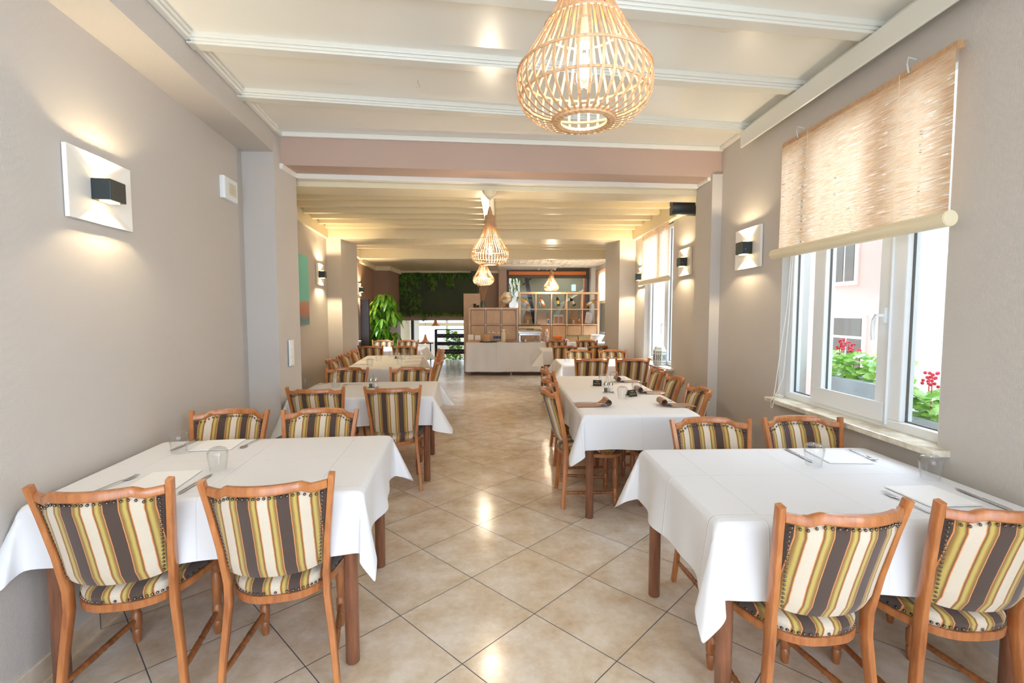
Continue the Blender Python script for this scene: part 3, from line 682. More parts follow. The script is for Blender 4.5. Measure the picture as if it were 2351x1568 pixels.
# ================================================================== TABLEWARE
ZT = TH + .0105
def glass_obj(label, group):
    t = thing('water_glass', label, 'glass', group=group)
    out = [(0, .033), (.02, .0345), (.055, .040), (.075, .0425), (.088, .040), (.097, .033), (.102, .022), (.103, .0005)]
    inn = [(.095, .0005), (.093, .03), (.082, .038), (.055, .038), (.02, .0325), (0, .031)]
    MB().lathe(out + inn, 28, cap=False).build('bowl', 'glass', t, smooth=True)
    return t
GG = [(-1.613, 2.40, 'upturned glass on the nearest left table, the one closer to the wall'), (-1.255, 2.115, 'upturned glass on the nearest left table, the one over the knife blade'),
      (1.43, 2.12, 'upturned glass at the middle of the nearest right table'), (1.80, 1.93, 'upturned glass against the right wall side of the nearest right table'),
      (-1.80, 4.42, 'upturned glass on the second left table by the wall'), (-1.53, 4.44, 'upturned glass on the second left table, left of the cruet'),
      (.977, 3.80, 'upturned glass beside the nearer black card on the long right table'), (1.165, 4.06, 'upturned glass by the middle napkin roll on the long right table'),
      (1.13, 4.74, 'upturned glass beside the farthest napkin roll on the long right table'), (.98, 4.55, 'tall upturned glass behind the shakers on the long right table'),
      (-1.68, 6.15, 'nearest upturned glass on the left half of the long left table'), (-1.72, 6.75, 'middle upturned glass on the left half of the long left table'), (-1.70, 7.45, 'farthest upturned glass on the left half of the long left table'),
      (-1.36, 6.45, 'nearest upturned glass on the right half of the long left table'), (-1.42, 6.95, 'middle upturned glass on the right half of the long left table'), (-1.45, 7.5, 'farthest upturned glass on the right half of the long left table'),
      (.92, 6.62, 'upturned glass on the left of the third right table'), (1.48, 6.45, 'upturned glass on the right of the third right table'),
      (1.0, 9.05, 'upturned glass on the left of the last right table'), (1.62, 9.0, 'upturned glass on the right of the last right table'), (-2.05, 8.95, 'upturned glass on the last left table')]
g0 = None
for x, y, lab in GG:
    if g0 is None: g0 = glass_obj(lab, 'upturned glasses on the tables'); g0.location = (x, y, ZT)
    else: dup(g0, (x, y, ZT), 0, lab)
def fork(t):
    m = MB(); pts = [(0, 0), (0, .11)]
    m.sweep([(0, -.095, .002), (0, -.04, .004), (0, .02, .006), (0, .04, .004)], [(.0045, .0012), (.0035, .0012), (.0025, .0014), (.006, .0012)], up=(0, 0, 1))
    m.sweep([(0, .04, .004), (0, .048, .002), (0, .06, .002)], [(.006, .0012), (.0115, .001), (.0115, .001)])
    for k in (-1.5, -.5, .5, 1.5): m.sweep([(k*.006, .058, .002), (k*.006, .08, .003), (k*.0058, .10, .008)], [(.0022, .001), (.0019, .001), (.001, .0008)])
    return m
def knife(t):
    m = MB(); m.sweep([(0, -.11, .004), (0, -.1, .004), (0, 0, .004), (0, .005, .004)], [(.003, .002), (.0055, .003), (.005, .0028), (.004, .002)])
    m.sweep([(0, .005, .003), (0, .03, .003), (0, .09, .003), (.002, .115, .003)], [(.004, .0012), (.008, .0008), (.0085, .0006), (.001, .0005)]); return m
def spoon(t):
    m = MB(); m.sweep([(0, -.09, .003), (0, -.03, .005), (0, .03, .005), (0, .045, .004)], [(.0045, .001), (.003, .0012), (.002, .0014), (.004, .001)])
    m.sweep([(0, .043, .004), (0, .055, .002), (0, .07, .0015), (0, .085, .002), (0, .095, .003)], [(.004, .001), (.013, .001), (.0165, .001), (.012, .001), (.003, .001)]); return m
proto = {}
def cut(kind, x, y, r, label, z=ZT):
    fn = {'fork': fork, 'knife': knife, 'spoon': spoon}[kind]
    if kind not in proto: proto[kind] = o = fn(None).build(kind, 'steel', smooth=True)
    else: o = proto[kind].copy(); COL.objects.link(o)
    o.location = (x, y, z); o.rotation_euler = (0, 0, radians(r)); tag(o, label, kind, kind + 's on the set tables')
cut('knife', -1.665, 2.53, 178, 'steel knife beside the wall side glass on the nearest left table')
cut('spoon', -1.335, 2.55, 178, 'small steel spoon at the far edge of the nearest left table')
cut('fork', -1.572, 1.95, -10, 'steel fork near the wall on the nearest left table')
cut('knife', -1.245, 1.945, 2, 'steel knife before the middle glass on the nearest left table')
cut('knife', 1.452, 2.27, 180, 'steel knife beside the middle glass on the nearest right table')
cut('fork', 1.77, 2.27, 176, 'steel fork at the far end of the nearest right table')
cut('fork', 1.49, 1.69, 2, 'steel fork between the two near chairs on the nearest right table')
cut('knife', 1.80, 1.71, -2, 'steel knife near the right wall on the nearest right table')
cut('knife', -1.76, 4.62, 140, 'steel knife on the second left table by the wall')
cut('spoon', -1.42, 4.60, 100, 'steel spoon on the second left table behind the cruet')
for k, y in enumerate((6.1, 6.6, 7.1, 7.55)):
    w_ = ('nearest', 'second', 'third', 'farthest')[k]
    cut('fork', -1.26 - .1*(y - 6.86)/.9, y, 90, w_ + ' fork on the aisle side of the long left table')
    cut('knife', -1.26 - .1*(y - 6.86)/.9, y + .16, 90, w_ + ' knife on the aisle side of the long left table')
cut('knife', -1.86, 6.35, 90, 'nearest knife on the wall side of the long left table'); cut('knife', -1.93, 6.95, 90, 'farther knife on the wall side of the long left table')
def napkin(x, y, a, b, r, label):
    m = MB(); m.box((0, 0, .0008), (a, b, .0016)); m.box((.002, .003, .0024), (a - .006, b - .006, .0014))
    o = m.build('napkin', 'napkin', loc=(x, y, ZT)); o.rotation_euler = (0, 0, radians(r)); tag(o, label, 'napkin', 'folded white paper napkins')
napkin(-1.49, 2.52, .20, .20, 8, 'white paper napkin by the knife at the far side of the nearest left table')
napkin(-1.405, 1.99, .2, .22, 8, 'white paper napkin between fork and knife on the nearest left table')
napkin(1.63, 2.25, .2, .22, -4, 'white paper napkin right of the middle glass on the nearest right table')
napkin(1.64, 1.75, .2, .2, 2, 'white paper napkin between the forks and knife of the near right seat')
def nroll(x, y, r, label):
    t = thing('napkin_roll', label, 'napkin', (x, y, ZT), radians(r), 'brown rolled napkins')
    pr = [(-.14, .002), (-.02, .002), (.03, .005), (.055, .02), (.075, .038)]
    for k in range(14): a = radians(120 - k*30); rr = .026 - .0007*k; pr.append((.092 + rr*cos(a), .028 + rr*sin(a)))
    v = []; n = len(pr)
    for sy in (-1, 1):
        for u, z in pr: v.append((u, sy*.07, z + .001))
    for sy in (-1, 1):
        for u, z in pr: v.append((u, sy*.07, z + .0))
    f = [(i, i+1, n+i+1, n+i) for i in range(n-1)]
    MB().add(v[:2*n], f).build('cloth_wrap', 'kraft', t, smooth=True)
    k_ = MB(); k_.sweep([(-.15, .085, .004), (-.04, .085, .006), (.05, .08, .006)], [(.005, .0015), (.004, .002), (.007, .0008)]); k_.sweep([(.0, -.05, .02), (.12, -.05, .02)], [(.004, .002), (.007, .001)]); k_.build('cutlery', 'steel', t)
nroll(.70, 3.54, 0, 'brown napkin roll with cutlery on the aisle side of the long right table')
nroll(1.30, 3.53, 178, 'brown napkin roll nearest on the window side of the long right table')
nroll(1.285, 4.10, 180, 'brown napkin roll in the middle of the window side of the long right table')
nroll(1.26, 4.76, 180, 'brown napkin roll at the far end of the window side of the long right table')
def shaker(x, y, r, label, pair=True, rz=0):
    t = thing('salt_and_pepper_set', label, 'shakers', (x, y, ZT), rz, 'salt and pepper sets')
    for k, s in enumerate((-1, 1)):
        MB().lathe([(0, .018), (.045, .018), (.05, .016), (.062, .0165)], 16, (s*.022, 0, .004)).build('jar', 'glass', t, smooth=True)
        MB().lathe([(.004, .015), (.035, .015)], 12, (s*.022, 0, .002)).build('contents', 'white' if k else 'slate', t, smooth=True)
        MB().lathe([(.0, .0185), (.018, .0185), (.026, .012), (.028, .001)], 16, (s*.022, 0, .064)).build('cap', 'steel', t, smooth=True)
    m = MB().box((0, 0, .002), (.095, .05, .004)); m.sweep([(0, 0, .002), (0, 0, .12), (.006, 0, .13), (0, 0, .14), (-.006, 0, .13), (0, 0, .12)], .0018, 6); m.build('caddy', 'steel', t)
shaker(.935, 4.12, 0, 'salt and pepper pair between the two black cards on the long right table')
shaker(-1.18, 4.42, 0, 'salt and pepper set on the second left table')
shaker(-1.545, 7.15, 0, 'salt and pepper set in the middle of the long left table')
def card(x, y, r, label):
    t = thing('table_card', label, 'sign', (x, y, ZT), radians(r), 'black reserved cards')
    a = .040; h = .052
    m = MB(); m.add([(-a, -.03, 0), (a, -.03, 0), (a, 0, h), (-a, 0, h), (-a, .03, 0), (a, .03, 0), (-a, -.027, 0), (a, -.027, 0), (a, 0, h-.004), (-a, 0, h-.004), (-a, .027, 0), (a, .027, 0)],
                    [(0, 1, 2, 3), (3, 2, 5, 4), (6, 9, 8, 7), (9, 10, 11, 8), (0, 3, 9, 6), (3, 4, 10, 9), (1, 7, 8, 2), (2, 8, 11, 5)])
    m.build('card', 'blackm', t)
    for i, (txt, z) in enumerate((('Table', .034), ('Réservée', .016))):
        c = bpy.data.curves.new('lettering', 'FONT'); c.body = txt; c.size = .015; c.align_x = 'CENTER'; c.extrude = .0003; c.materials.append(M['gold'])
        o = bpy.data.objects.new('lettering', c); COL.objects.link(o); me = bpy.data.meshes.new_from_object(o.evaluated_get(bpy.context.evaluated_depsgraph_get())); bpy.data.objects.remove(o)
        o = bpy.data.objects.new('lettering', me); COL.objects.link(o); o.parent = t
        ang = math.atan2(h, .03); o.rotation_euler = (ang, 0, 0); o.location = (0, -.0305 + (z)*.03/h - .0006, z)
card(.915, 4.50, -14, 'small black tent card behind the shakers on the long right table')
card(1.085, 3.93, 24, 'small black tent card behind the nearest glass on the long right table')

# ================================================================== LAMPS
def pendant(x, y, zb, ztop, label, power):
    t = thing('pendant_lamp', label, 'lamp', (x, y, zb), group='rattan cage pendant lamps')
    prof = [(0, .082), (.004, .105), (.014, .132), (.035, .157), (.065, .172), (.092, .175), (.12, .170), (.15, .154), (.18, .134), (.21, .115), (.24, .098), (.28, .078), (.32, .062), (.355, .051), (.39, .044)]
    n = 38; m = MB()
    for k in range(n):
        a = 2*pi*k/n; ca, sa = cos(a), sin(a); rs = []
        for z, r in prof:
            hw = .0034; ht = .0016
            rs.append([((r + s1*ht)*ca - s2*hw*sa, (r + s1*ht)*sa + s2*hw*ca, z) for s1, s2 in ((-1, -1), (1, -1), (1, 1), (-1, 1))])
        m.rings(rs)
    m.build('cane_ribs', 'rattan', t)
    for z, r, fl in ((.124, .1715, 1), (.237, .102, 1), (.06, .165, 1)):
        MB().ring((0, 0, z), r, .0035, 40, 6).build('hoop', 'rattan', t, smooth=True)
    MB().rings([[(r*cos(2*pi*j/64), r*sin(2*pi*j/64), z + .0012*(j % 2)) for j in range(64)] for z, r in ((-.002, .060), (-.006, .068), (-.004, .08), (.004, .085), (.010, .080), (.006, .062), (-.002, .060))], cap=False).build('wrapped_rim', 'rattan', t, smooth=False)
    rs = MB(); 
    for k in range(9): rs.ring((0, 0, .372 + .009*k), .046 - .0004*k, .0058, 24, 6)
    rs.build('woven_collar', 'rattan', t, smooth=True)
    MB().lathe([(.44, .030), (.452, .033), (.47, .02), (.482, .022), (.5, .016), (.53, .006)], 18).build('wooden_cap', 'rattan', t, smooth=True)
    cz = ztop - zb
    MB().lathe([(.5, .003), (cz - .05, .003)], 8).build('cord', 'cream', t)
    MB().lathe([(cz - .085, .004), (cz - .07, .02), (cz - .03, .055), (cz - .005, .07), (cz, .07)], 24).build('canopy', 'cream', t, smooth=True)
    MB().lathe([(.19, .012), (.192, .022), (.25, .022), (.265, .008), (.5, .003)], 18).build('socket', 'cream', t, smooth=True)
    MB().lathe([(.085, .001), (.088, .016), (.1, .026), (.13, .030), (.16, .026), (.18, .016), (.19, .014)], 20).build('bulb', 'glass', t, smooth=True)
    MB().lathe([(.105, .002), (.115, .009), (.135, .011), (.16, .008), (.172, .002)], 12).build('filament', 'bulb', t, smooth=True)
    l = light('lamp_light', 'POINT', (0, 0, .13), power, (1, .83, .60), shadow_soft_size=.035); l.parent = t
pendant(.217, 1.28, 1.945, 2.9, 'largest rattan cage pendant lamp, hanging nearest at the top', 6)
pendant(-.10, 4.5, 1.885, 2.56, 'middle sized rattan pendant lamp hanging over the aisle', 25)
pendant(-.285, 7.93, 1.88, 2.75, 'third rattan pendant lamp, partly hidden below the middle one', 30)
pendant(1.165, 11.08, 1.915, 2.66, 'pale rattan pendant lamp hanging before the tall shelf', 30)
def sconce(x, y, z, rz, label, wd_=.37, ht=.30, power=8):
    """local +x points out of the wall"""
    t = thing('wall_sconce', label, 'wall lamp', (x, y, z), rz, 'white panel wall sconces with dark lamp boxes')
    a, b = wd_/2, ht/2; c, d = .058, .052; X0, X1 = .018, .004
    q = lambda X, w_, h: [(X, -w_, -h), (X, w_, -h), (X, w_, h), (X, -w_, h)]
    m = MB(); m.rings([q(0, a, b), q(X0, a, b), q(X0, a - .004, b - .004), q(X1, c, d)], cap=True).build('dish_panel', 'white', t)
    bx = MB(); bx.rings([q(X1, c - .004, d - .005), q(.085, c - .004, d - .005)], cap=True)
    bx.build('lamp_box', 'black', t, bevel=.003)
    for s in (-1, 1):
        MB().box((.046, 0, s*(d - .003)), (.042, .07, .004)).build('light_slot', 'led', t)
        l = light('sconce_light', 'SPOT', (.048, 0, s*(d + .012)), power, (1, .79, .50), rot=((0 if s < 0 else pi), radians(0), 0), spot_size=radians(125), spot_blend=.35, shadow_soft_size=.012); l.parent = t
    MB().sphere((.06, c - .003, -.01), .004, 8, 6).build('screw', 'steel', t)
th = -math.atan(-.113)
sconce(LX(2.29) + .004, 2.29, 2.003, th, 'largest white wall sconce, at near left on the taupe wall', .41, .305)
sconce(LX2(6.93) + .004, 6.93, 1.975, th, 'wall sconce on the left wall beside the teal painting', .36, .30, 22)
sconce(LX2(10.05) + .004, 10.06, 1.9, th, 'far wall sconce just past the left window blind', .26, .26, 22)
sconce(XR - .004, 3.765, 1.945, pi, 'wall sconce between the nearest right window and the pier', .38, .315)
sconce(XR2 - .004, 5.35, 2.0, pi, 'wall sconce between the right pier and the lantern window', .35, .295, 12)
sconce(XR2 - .004, 7.02, 1.955, pi, 'wall sconce half hidden beyond the smaller reed blind', .22, .27, 20)
# sounder, switch, hook in the ceiling, detector, speakers
t = thing('alarm_sounder', 'white slotted plastic alarm box high on the left wall', 'alarm', (LX(3.62) + .002, 3.62, 2.34), th)
rs = [[(X + .012*cos(yy*9), yy, z) for yy, z in ((-.11*k, -.08*k), (.11*k, -.08*k), (.11*k, .08*k), (-.11*k, .08*k))] for X, k in ((-.01, 1), (.018, 1), (.026, .94))]
MB().rings(rs).build('housing', 'upvc', t, bevel=.006)
m = MB(); [m.box((.038, .01, -.04 + .011*k), (.004, .11, .005)) for k in range(8)]; m.build('grille', 'cream', t)
t = thing('light_switch', 'white triple switch and socket plate on the left pier', 'switch', (-1.772, 4.08, 1.10))
MB().b2(-.006, .008, -.04, .04, -.11, .11).build('plate', 'upvc', t, bevel=.003)
for k, z in enumerate((-.07, 0, .07)): MB().b2(.008, .013, -.026, .026, z - .026, z + .026).build('rocker', 'white', t, bevel=.002)
t = thing('smoke_detector', 'small round white smoke detector on the ceiling before the green wall', 'detector', (-1.12, 9.0, 2.75)); MB().lathe([(-.04, .03), (-.03, .05), (0, .055)], 20).build('dome', 'white', t, smooth=True)
t = thing('ceiling_hook', 'tiny metal hook in the cream ceiling of the near room', 'hook', (-.52, 3.12, 2.9))
MB().sweep([(0, 0, 0), (0, 0, -.02), (.012, 0, -.03), (.012, 0, -.045), (0, 0, -.05), (-.008, 0, -.042)], .002, 6).build('wire', 'steel', t)
t = thing('wall_speaker', 'black rounded loudspeaker under the ceiling beside the smaller blind', 'speaker', (1.90, 5.03, 2.53))
bd = MB(); rs = []
for xx in (-.13, -.125, .125, .13):
    k = .97 if abs(xx) > .126 else 1
    rs.append([(xx, -.075*k*cos(a), .085*k*sin(a)) if cos(a) > -.3 else (xx, .03*k, .085*k*sin(a)) for a in [2*pi*j/24 for j in range(24)]])
bd.rings(rs).build('cabinet', 'black', t, smooth=True); MB().sweep([(-.12, .0, .06), (-.13, .0, .1), (-.12, 0, .135)], .004, 6).build('bracket', 'cream', t)
MB().sweep([(-.133, 0, 0), (-.16, 0, .05), (-.15, 0, .13)], .003, 6).build('cable', 'white', t); MB().b2(.1, .16, -.02, .04, -.02, .02).build('wall_mount', 'cream', t)
t = thing('wall_speaker', 'small black box loudspeaker under the ceiling over the green wall', 'speaker', (-.70, 13.1, 2.47))
MB().b2(-.11, .11, -.06, .06, -.07, .07).build('cabinet', 'blackm', t, bevel=.01); MB().sweep([(0, 0, -.06), (.05, .06, -.25), (.08, .1, -.33)], .01, 6).build('bracket', 'cream', t)
t = thing('painting', 'abstract teal and coral canvas on the left wall of the second room', 'painting', (LX2(5.95) + .003, 5.95, 1.28), th); MB().b2(-.002, .025, -.35, .35, 0, .87).build('canvas', 'painting', t)
t = thing('lantern', 'pale pierced metal lantern on the sill of the far right window', 'lantern', (2.05, 6.12, .762))
hexr = lambda r, z: [(r*cos(pi/6 + pi/3*k), r*sin(pi/6 + pi/3*k), z) for k in range(6)]
MB().rings([hexr(.075, 0), hexr(.085, .015), hexr(.085, .19), hexr(.075, .2)]).build('body', 'tin', t)
MB().rings([hexr(.07, .2), hexr(.065, .225), hexr(.05, .24)]).build('lid', 'tin', t)
m = MB()
for k in range(6):
    a = pi/3*k + pi/3
    for r_, zz in enumerate((.035, .075, .10, .125, .165)):
        for s in (-1, 0, 1):
            c = Vector((.0745*cos(a), .0745*sin(a), zz)) + Vector((-sin(a), cos(a), 0))*s*.024*(1 if r_ != 2 else .8)
            hh = .026 if r_ in (1, 2, 3) else .012
            m.box(c, (.003, .010, hh), a)
m.build('pierced_slots', 'slate', t)['kind'] = 'stuff'

# ================================================================== FAR END
SY = 11.3
def shelf(x0, ncol, nrow, label, P=.367, fr=.045):
    t = thing('cube_shelf', label, 'shelf', (x0, SY, 0)); W_ = ncol*P + 2*fr - .02; Hh = nrow*P + 2*fr - .02
    m = MB(); m.b2(0, W_, 0, .38, 0, fr); m.b2(0, W_, 0, .38, Hh - fr, Hh); m.b2(0, fr, 0, .38, fr, Hh - fr); m.b2(W_ - fr, W_, 0, .38, fr, Hh - fr)
    for c in range(1, ncol): m.b2(fr + c*P - .02, fr + c*P, .003, .377, fr, Hh - fr)
    for r in range(1, nrow): m.b2(fr, W_ - fr, .002, .378, fr + r*P - .02, fr + r*P)
    m.build('frame', 'oak', t); return t
def door(t, c, r, P=.367, fr=.045):
    d = MB().b2(fr + c*P + .012, fr + (c+1)*P - .032, .012, .03, fr + r*P + .008, fr + (r+1)*P - .035).build('door', 'oakdoor', t)
    k = MB().b2(fr + c*P + .001, fr + (c+1)*P - .021, .03, .36, fr + r*P + .001, fr + (r+1)*P - .021).build('inner_box', 'blackm', t)
low = shelf(-.76, 3, 4, 'low oak cube shelf with six door fronts behind the buffet')
for c in range(3):
    for r in range(4): door(low, c, r)
tall = shelf(.425, 5, 5, 'tall oak cube shelf with open upper cubes holding bottles')
for c in range(5):
    for r in range(3): door(tall, c, r)
cab = thing('oak_cabinet', 'tall pale oak cabinet side standing left of the low shelf', 'cabinet', (-.91, 11.75, 0)); MB().b2(0, .40, 0, .3, 0, 1.885).build('side_panel', 'oak', cab); MB().b2(.01, .39, .3, .31, .02, 1.86).build('back_panel', 'oakdoor', cab)
ztop = 4*.367 + .07; P = .367; fr = .045; r3 = fr + 3*P; r4 = fr + 4*P
cellx = lambda c: .425 + fr + c*P + .17
# globe
t = thing('globe', 'antique style world globe on a wooden stand on the low shelf', 'globe', (.13, 11.46, ztop))
MB().sphere((0, 0, .235), .145, 24, 16).build('sphere', 'globe', t, smooth=True); MB().sweep([(.155*cos(a)*1.0, 0, .235 + .155*sin(a)) for a in [radians(d) for d in range(100, 281, 15)]], .006, 6).build('meridian', 'gold', t)
MB().lathe([(0, .08), (.012, .08), (.02, .04), (.045, .018), (.08, .016), (.088, .01)], 20).build('stand', 'turned', t, smooth=True)
t = thing('twig_vase', 'aqua glass bottle vase holding dry twigs on the low shelf', 'vase', (-.42, 11.46, ztop))
MB().lathe([(0, .06), (.01, .07), (.12, .07), (.14, .055), (.155, .03), (.17, .03)], 20, cap=False).build('bottle', 'tealglass', t, smooth=True)
m = MB()
for k in range(22):
    a = k*2.4; R_ = .05 + .10*random.random(); m.sweep([(.02*cos(a), .02*sin(a), .01), (.012*cos(a), .012*sin(a), .16), (R_*cos(a)*.4, R_*sin(a)*.4, .30), (R_*cos(a), R_*sin(a)*.6, .46 + .06*random.random())], .003, 5)
m.build('twigs', 'rattan', t)
for k, (x, h) in enumerate(((-.62, .095), (-.545, .06))):
    t = thing('candle_cup', ('taller' if k == 0 else 'lower') + ' black cup on the left end of the low shelf', 'cup', (x, 11.4, ztop), group='black cups'); MB().lathe([(0, .03), (h, .034), (h - .004, .028), (.01, .026)], 16).build('body', 'blackm', t, smooth=True)
def bottle(c, lab, mat, lean, col2='white'):
    t = thing('wine_bottle', lab, 'bottle', (cellx(c), SY + .17, r4 + .049), group='wine bottles in wire holders')
    b = MB().lathe([(0, .03), (.003, .036), (.16, .036), (.19, .026), (.21, .014), (.275, .0135), (.28, .012)], 16).xf(Matrix.Rotation(radians(lean), 4, 'Y') @ Matrix.Translation((0, 0, -.06)) ); b.xf(Matrix.Translation((0, 0, .075))).build('glass_body', mat, t, smooth=True)
    MB().lathe([(.05, .0368), (.13, .0368)], 16, cap=False).xf(Matrix.Translation((0, 0, .075)) @ Matrix.Rotation(radians(lean), 4, 'Y') @ Matrix.Translation((0, 0, -.06))).build('label_band', col2, t, smooth=True)
    MB().lathe([(.215, .0155), (.283, .0145)], 12).xf(Matrix.Translation((0, 0, .075)) @ Matrix.Rotation(radians(lean), 4, 'Y') @ Matrix.Translation((0, 0, -.06))).build('neck_foil', 'gold', t, smooth=True)
    s = 1 if lean > 0 else -1
    MB().sweep([(-s*.03, .0, .0 - .044), (-s*.07, 0, -.044), (-s*.02, 0, .06), (s*.06, 0, .16), (s*.085, 0, .13), (s*.05, 0, .0), (s*.02, 0, -.044)], .0035, 6).build('wire_holder', 'steel', t)
bottle(0, 'golden wine bottle leaning left in the first open cube of the tall shelf', 'water', -50)
bottle(1, 'rose wine bottle leaning in the second open cube', 'rosewine', -28)
bottle(2, 'dark bottle with gold foil in a curved holder in the middle cube', 'darkglass', -12, 'gold')
bottle(3, 'dark green bottle with pale label in the fourth cube', 'darkglass', -32)
bottle(4, 'gold striped bottle leaning right in the last cube', 'gold', 58)
def rattan_lantern(c, lab):
    t = thing('rattan_lantern', lab, 'lantern', (cellx(c), SY + .14, r3 + .002), group='woven rattan lanterns on the shelf')
    m = MB(); prof = [(0, .085), (.06, .1), (.14, .105), (.22, .08), (.29, .05), (.31, .05)]
    for k in range(28):
        a = 2*pi*k/28; m.sweep([(r*cos(a), r*sin(a), z) for z, r in prof], .0035, 4)
    for z, r in ((.005, .086), (.14, .106), (.305, .051)): m.ring((0, 0, z), r, .006, 28, 6)
    m.build('woven_body', 'rattan', t); MB().lathe([(.01, .025), (.1, .025)], 12).build('candle', 'white', t, smooth=True)
rattan_lantern(0, 'rattan lantern in the left cube below the golden bottle'); rattan_lantern(3, 'rattan lantern in the fourth cube below the dark green bottle')
def frame(x, y, z, w_, h, mat, lab, cat='frame', tilt=0, extra=None):
    t = thing('picture_frame' if cat == 'frame' else 'leaflet_stand', lab, cat, (x, y, z), 0); R = Matrix.Rotation(radians(tilt), 3, 'Y')
    MB().box(R @ Vector((0, 0, h/2)), (w_, .02, h), R=R).build('board', mat, t)
    if extra:
        for (a, b, ww, hh, mt) in extra: MB().box(R @ Vector((a, -.012, b)), (ww, .004, hh), R=R).build('print', mt, t)
frame(cellx(1) - .03, SY + .12, r3 + .001, .215, .28, 'paper', 'blank taupe board standing in the second cube')
frame(cellx(1) + .12, SY + .1, r3 + .001, .05, .18, 'white', 'narrow white and blue carton beside the blank board', 'frame', 0, [(0, .06, .035, .08, 'blue'), (0, .155, .05, .05, 'orange')])
frame(cellx(2), SY + .12, r3 + .001, .24, .23, 'greyplastic', 'grey leaflet with two brown cards in the middle cube', 'leaflet', 0, [(-.055, .1, .09, .15, 'kraft'), (.055, .1, .09, .15, 'kraft')])
frame(cellx(3) + .13, SY + .14, r3 + .001, .06, .08, 'orange', 'small orange figure beside the right rattan lantern', 'frame', 0, [(0, .1, .03, .05, 'white')])
frame(cellx(4) - .02, SY + .14, r3 + .012, .17, .27, 'greyplastic', 'tilted grey leaflet stand in the last cube', 'leaflet', 8, [(-.03, .13, .06, .18, 'paper')])
frame(cellx(4) + .05, SY + .26, r3 + .001, .16, .30, 'white', 'white backing board behind the tilted leaflet', 'leaflet')
# things on the buffet
ZB = BT + .0095
def bobj(name, lab, cat, x, y, mb_mat, group=None):
    t = thing(name, lab, cat, (x, y, ZB), group=group)
    for nm, mb, mat in mb_mat: mb.build(nm, mat, t, smooth=True)
    return t
for k, (x, h) in enumerate(((-.69, .13), (-.53, .115))):
    bobj('menu_holder', ('left' if k == 0 else 'right') + ' white square card on an orange block on the buffet', 'card', x, 10.95, [('card', MB().box((0, .01, .04 + h/2), (.125, .015, h)), 'white'), ('block', MB().box((.02, -.04, .025), (.08, .06, .05)), 'orange')], 'cards on orange blocks')
t = bobj('serving_tray', 'round flat black tray on the buffet', 'tray', -.3, 10.96, [('plate', MB().lathe([(0, .2), (.008, .215), (.012, .215), (.008, .2)], 28), 'blackm')])
t = thing('bread_basket', 'round woven basket on the black tray', 'basket', (-.33, 10.95, ZB + .013)); MB().lathe([(0, .08), (.03, .095), (.10, .09), (.15, .092), (.16, .096), (.155, .08), (.02, .07)], 24).build('body', 'basket', t, smooth=True)
m = MB(); [m.ring((0, 0, .02 + .02*k), .094, .006, 24, 5) for k in range(7)]; m.build('weave', 'basket', t, smooth=True)
for k, (x, y) in enumerate(((-.27, 11.12), (-.18, 11.14))): bobj('carafe', ('left' if k == 0 else 'right') + ' tall clear carafe behind the bread basket', 'carafe', x, y, [('body', MB().lathe([(0, .035), (.12, .04), (.17, .018), (.21, .02)], 16, cap=False), 'glass'), ('stopper', MB().lathe([(.2, .017), (.225, .018)], 12), 'white')], 'clear carafes')
for k, x in enumerate((-.135, -.05)): bobj('cereal_jar', ('left' if k == 0 else 'right') + ' glass bottle with a dark blue label on the buffet', 'bottle', x, 10.97, [('body', MB().lathe([(0, .04), (.13, .042), (.17, .02), (.2, .02)], 16, cap=False), 'glass'), ('label_band', MB().lathe([(.08, .043), (.13, .043)], 16, cap=False), 'blue'), ('lid', MB().lathe([(.2, .022), (.215, .022)], 12), 'white')], 'bottles with blue labels')
bobj('milk_jug', 'tall cream thermos jug on the buffet', 'jug', .06, 10.98, [('body', MB().lathe([(0, .05), (.2, .048), (.24, .03), (.27, .032)], 18), 'cream'), ('lid', MB().lathe([(.271, .04), (.29, .038)], 16), 'white')])
bobj('serving_plate', 'pale plate with food left of the chafing dish', 'plate', .19, 10.92, [('plate', MB().lathe([(0, .09), (.012, .15), (.016, .15), (.006, .09)], 28), 'cream'), ('food', MB().lathe([(.008, .08), (.02, .1), (.03, .02)], 12), 'orange')])
t = thing('chafing_dish', 'stainless steel chafing dish with raised legs on the buffet', 'dish', (.66, 10.97, ZB))
for sx in (-1, 1):
    for sy in (-1, 1): MB().b2(sx*.23 - .015, sx*.23 + .015, sy*.11 - .012, sy*.11 + .012, 0, .24).build('leg', 'steel', t)
MB().b2(-.25, .25, -.13, .13, .15, .21).build('water_pan', 'steel', t, bevel=.01); MB().b2(-.27, .27, -.14, .14, .21, .225).build('rim', 'steel', t)
rs = [[(xx, -.135*cos(a), .226 + .15*sin(a)*k) for a in [pi*j/12 for j in range(13)]] for xx, k in ((-.26, .8), (-.25, 1), (.25, 1), (.26, .8))]
MB().rings(rs).build('lid', 'steel', t, smooth=True); MB().sweep([(-.08, -.12, .29), (-.07, -.16, .30), (.07, -.16, .30), (.08, -.12, .29)], .007, 6).build('handle', 'blackm', t)
MB().b2(-.26, .26, .13, .15, .36, .39).build('lid_hinge', 'blackm', t); MB().lathe([(0, .04), (.06, .04)], 14, (-.1, 0, 0)).build('burner', 'steel', t)
t = thing('egg_tree', 'tall cluster of pink and white eggs on the buffet right of the dish', 'centrepiece', (1.04, 10.95, ZB)); m = MB(); m2 = MB()
for k in range(34):
    z = .03 + .25*random.random(); a = random.random()*6.28; r = .075*(1 - z/.4); (m if k % 3 else m2).sphere((r*cos(a), r*sin(a), z), .022, 8, 6, 1.2)
m.build('pink_eggs', 'rose', t, smooth=True); m2.build('white_eggs', 'white', t, smooth=True); MB().lathe([(0, .07), (.012, .07), (.02, .012), (.28, .006)], 16).build('stand', 'white', t, smooth=True)
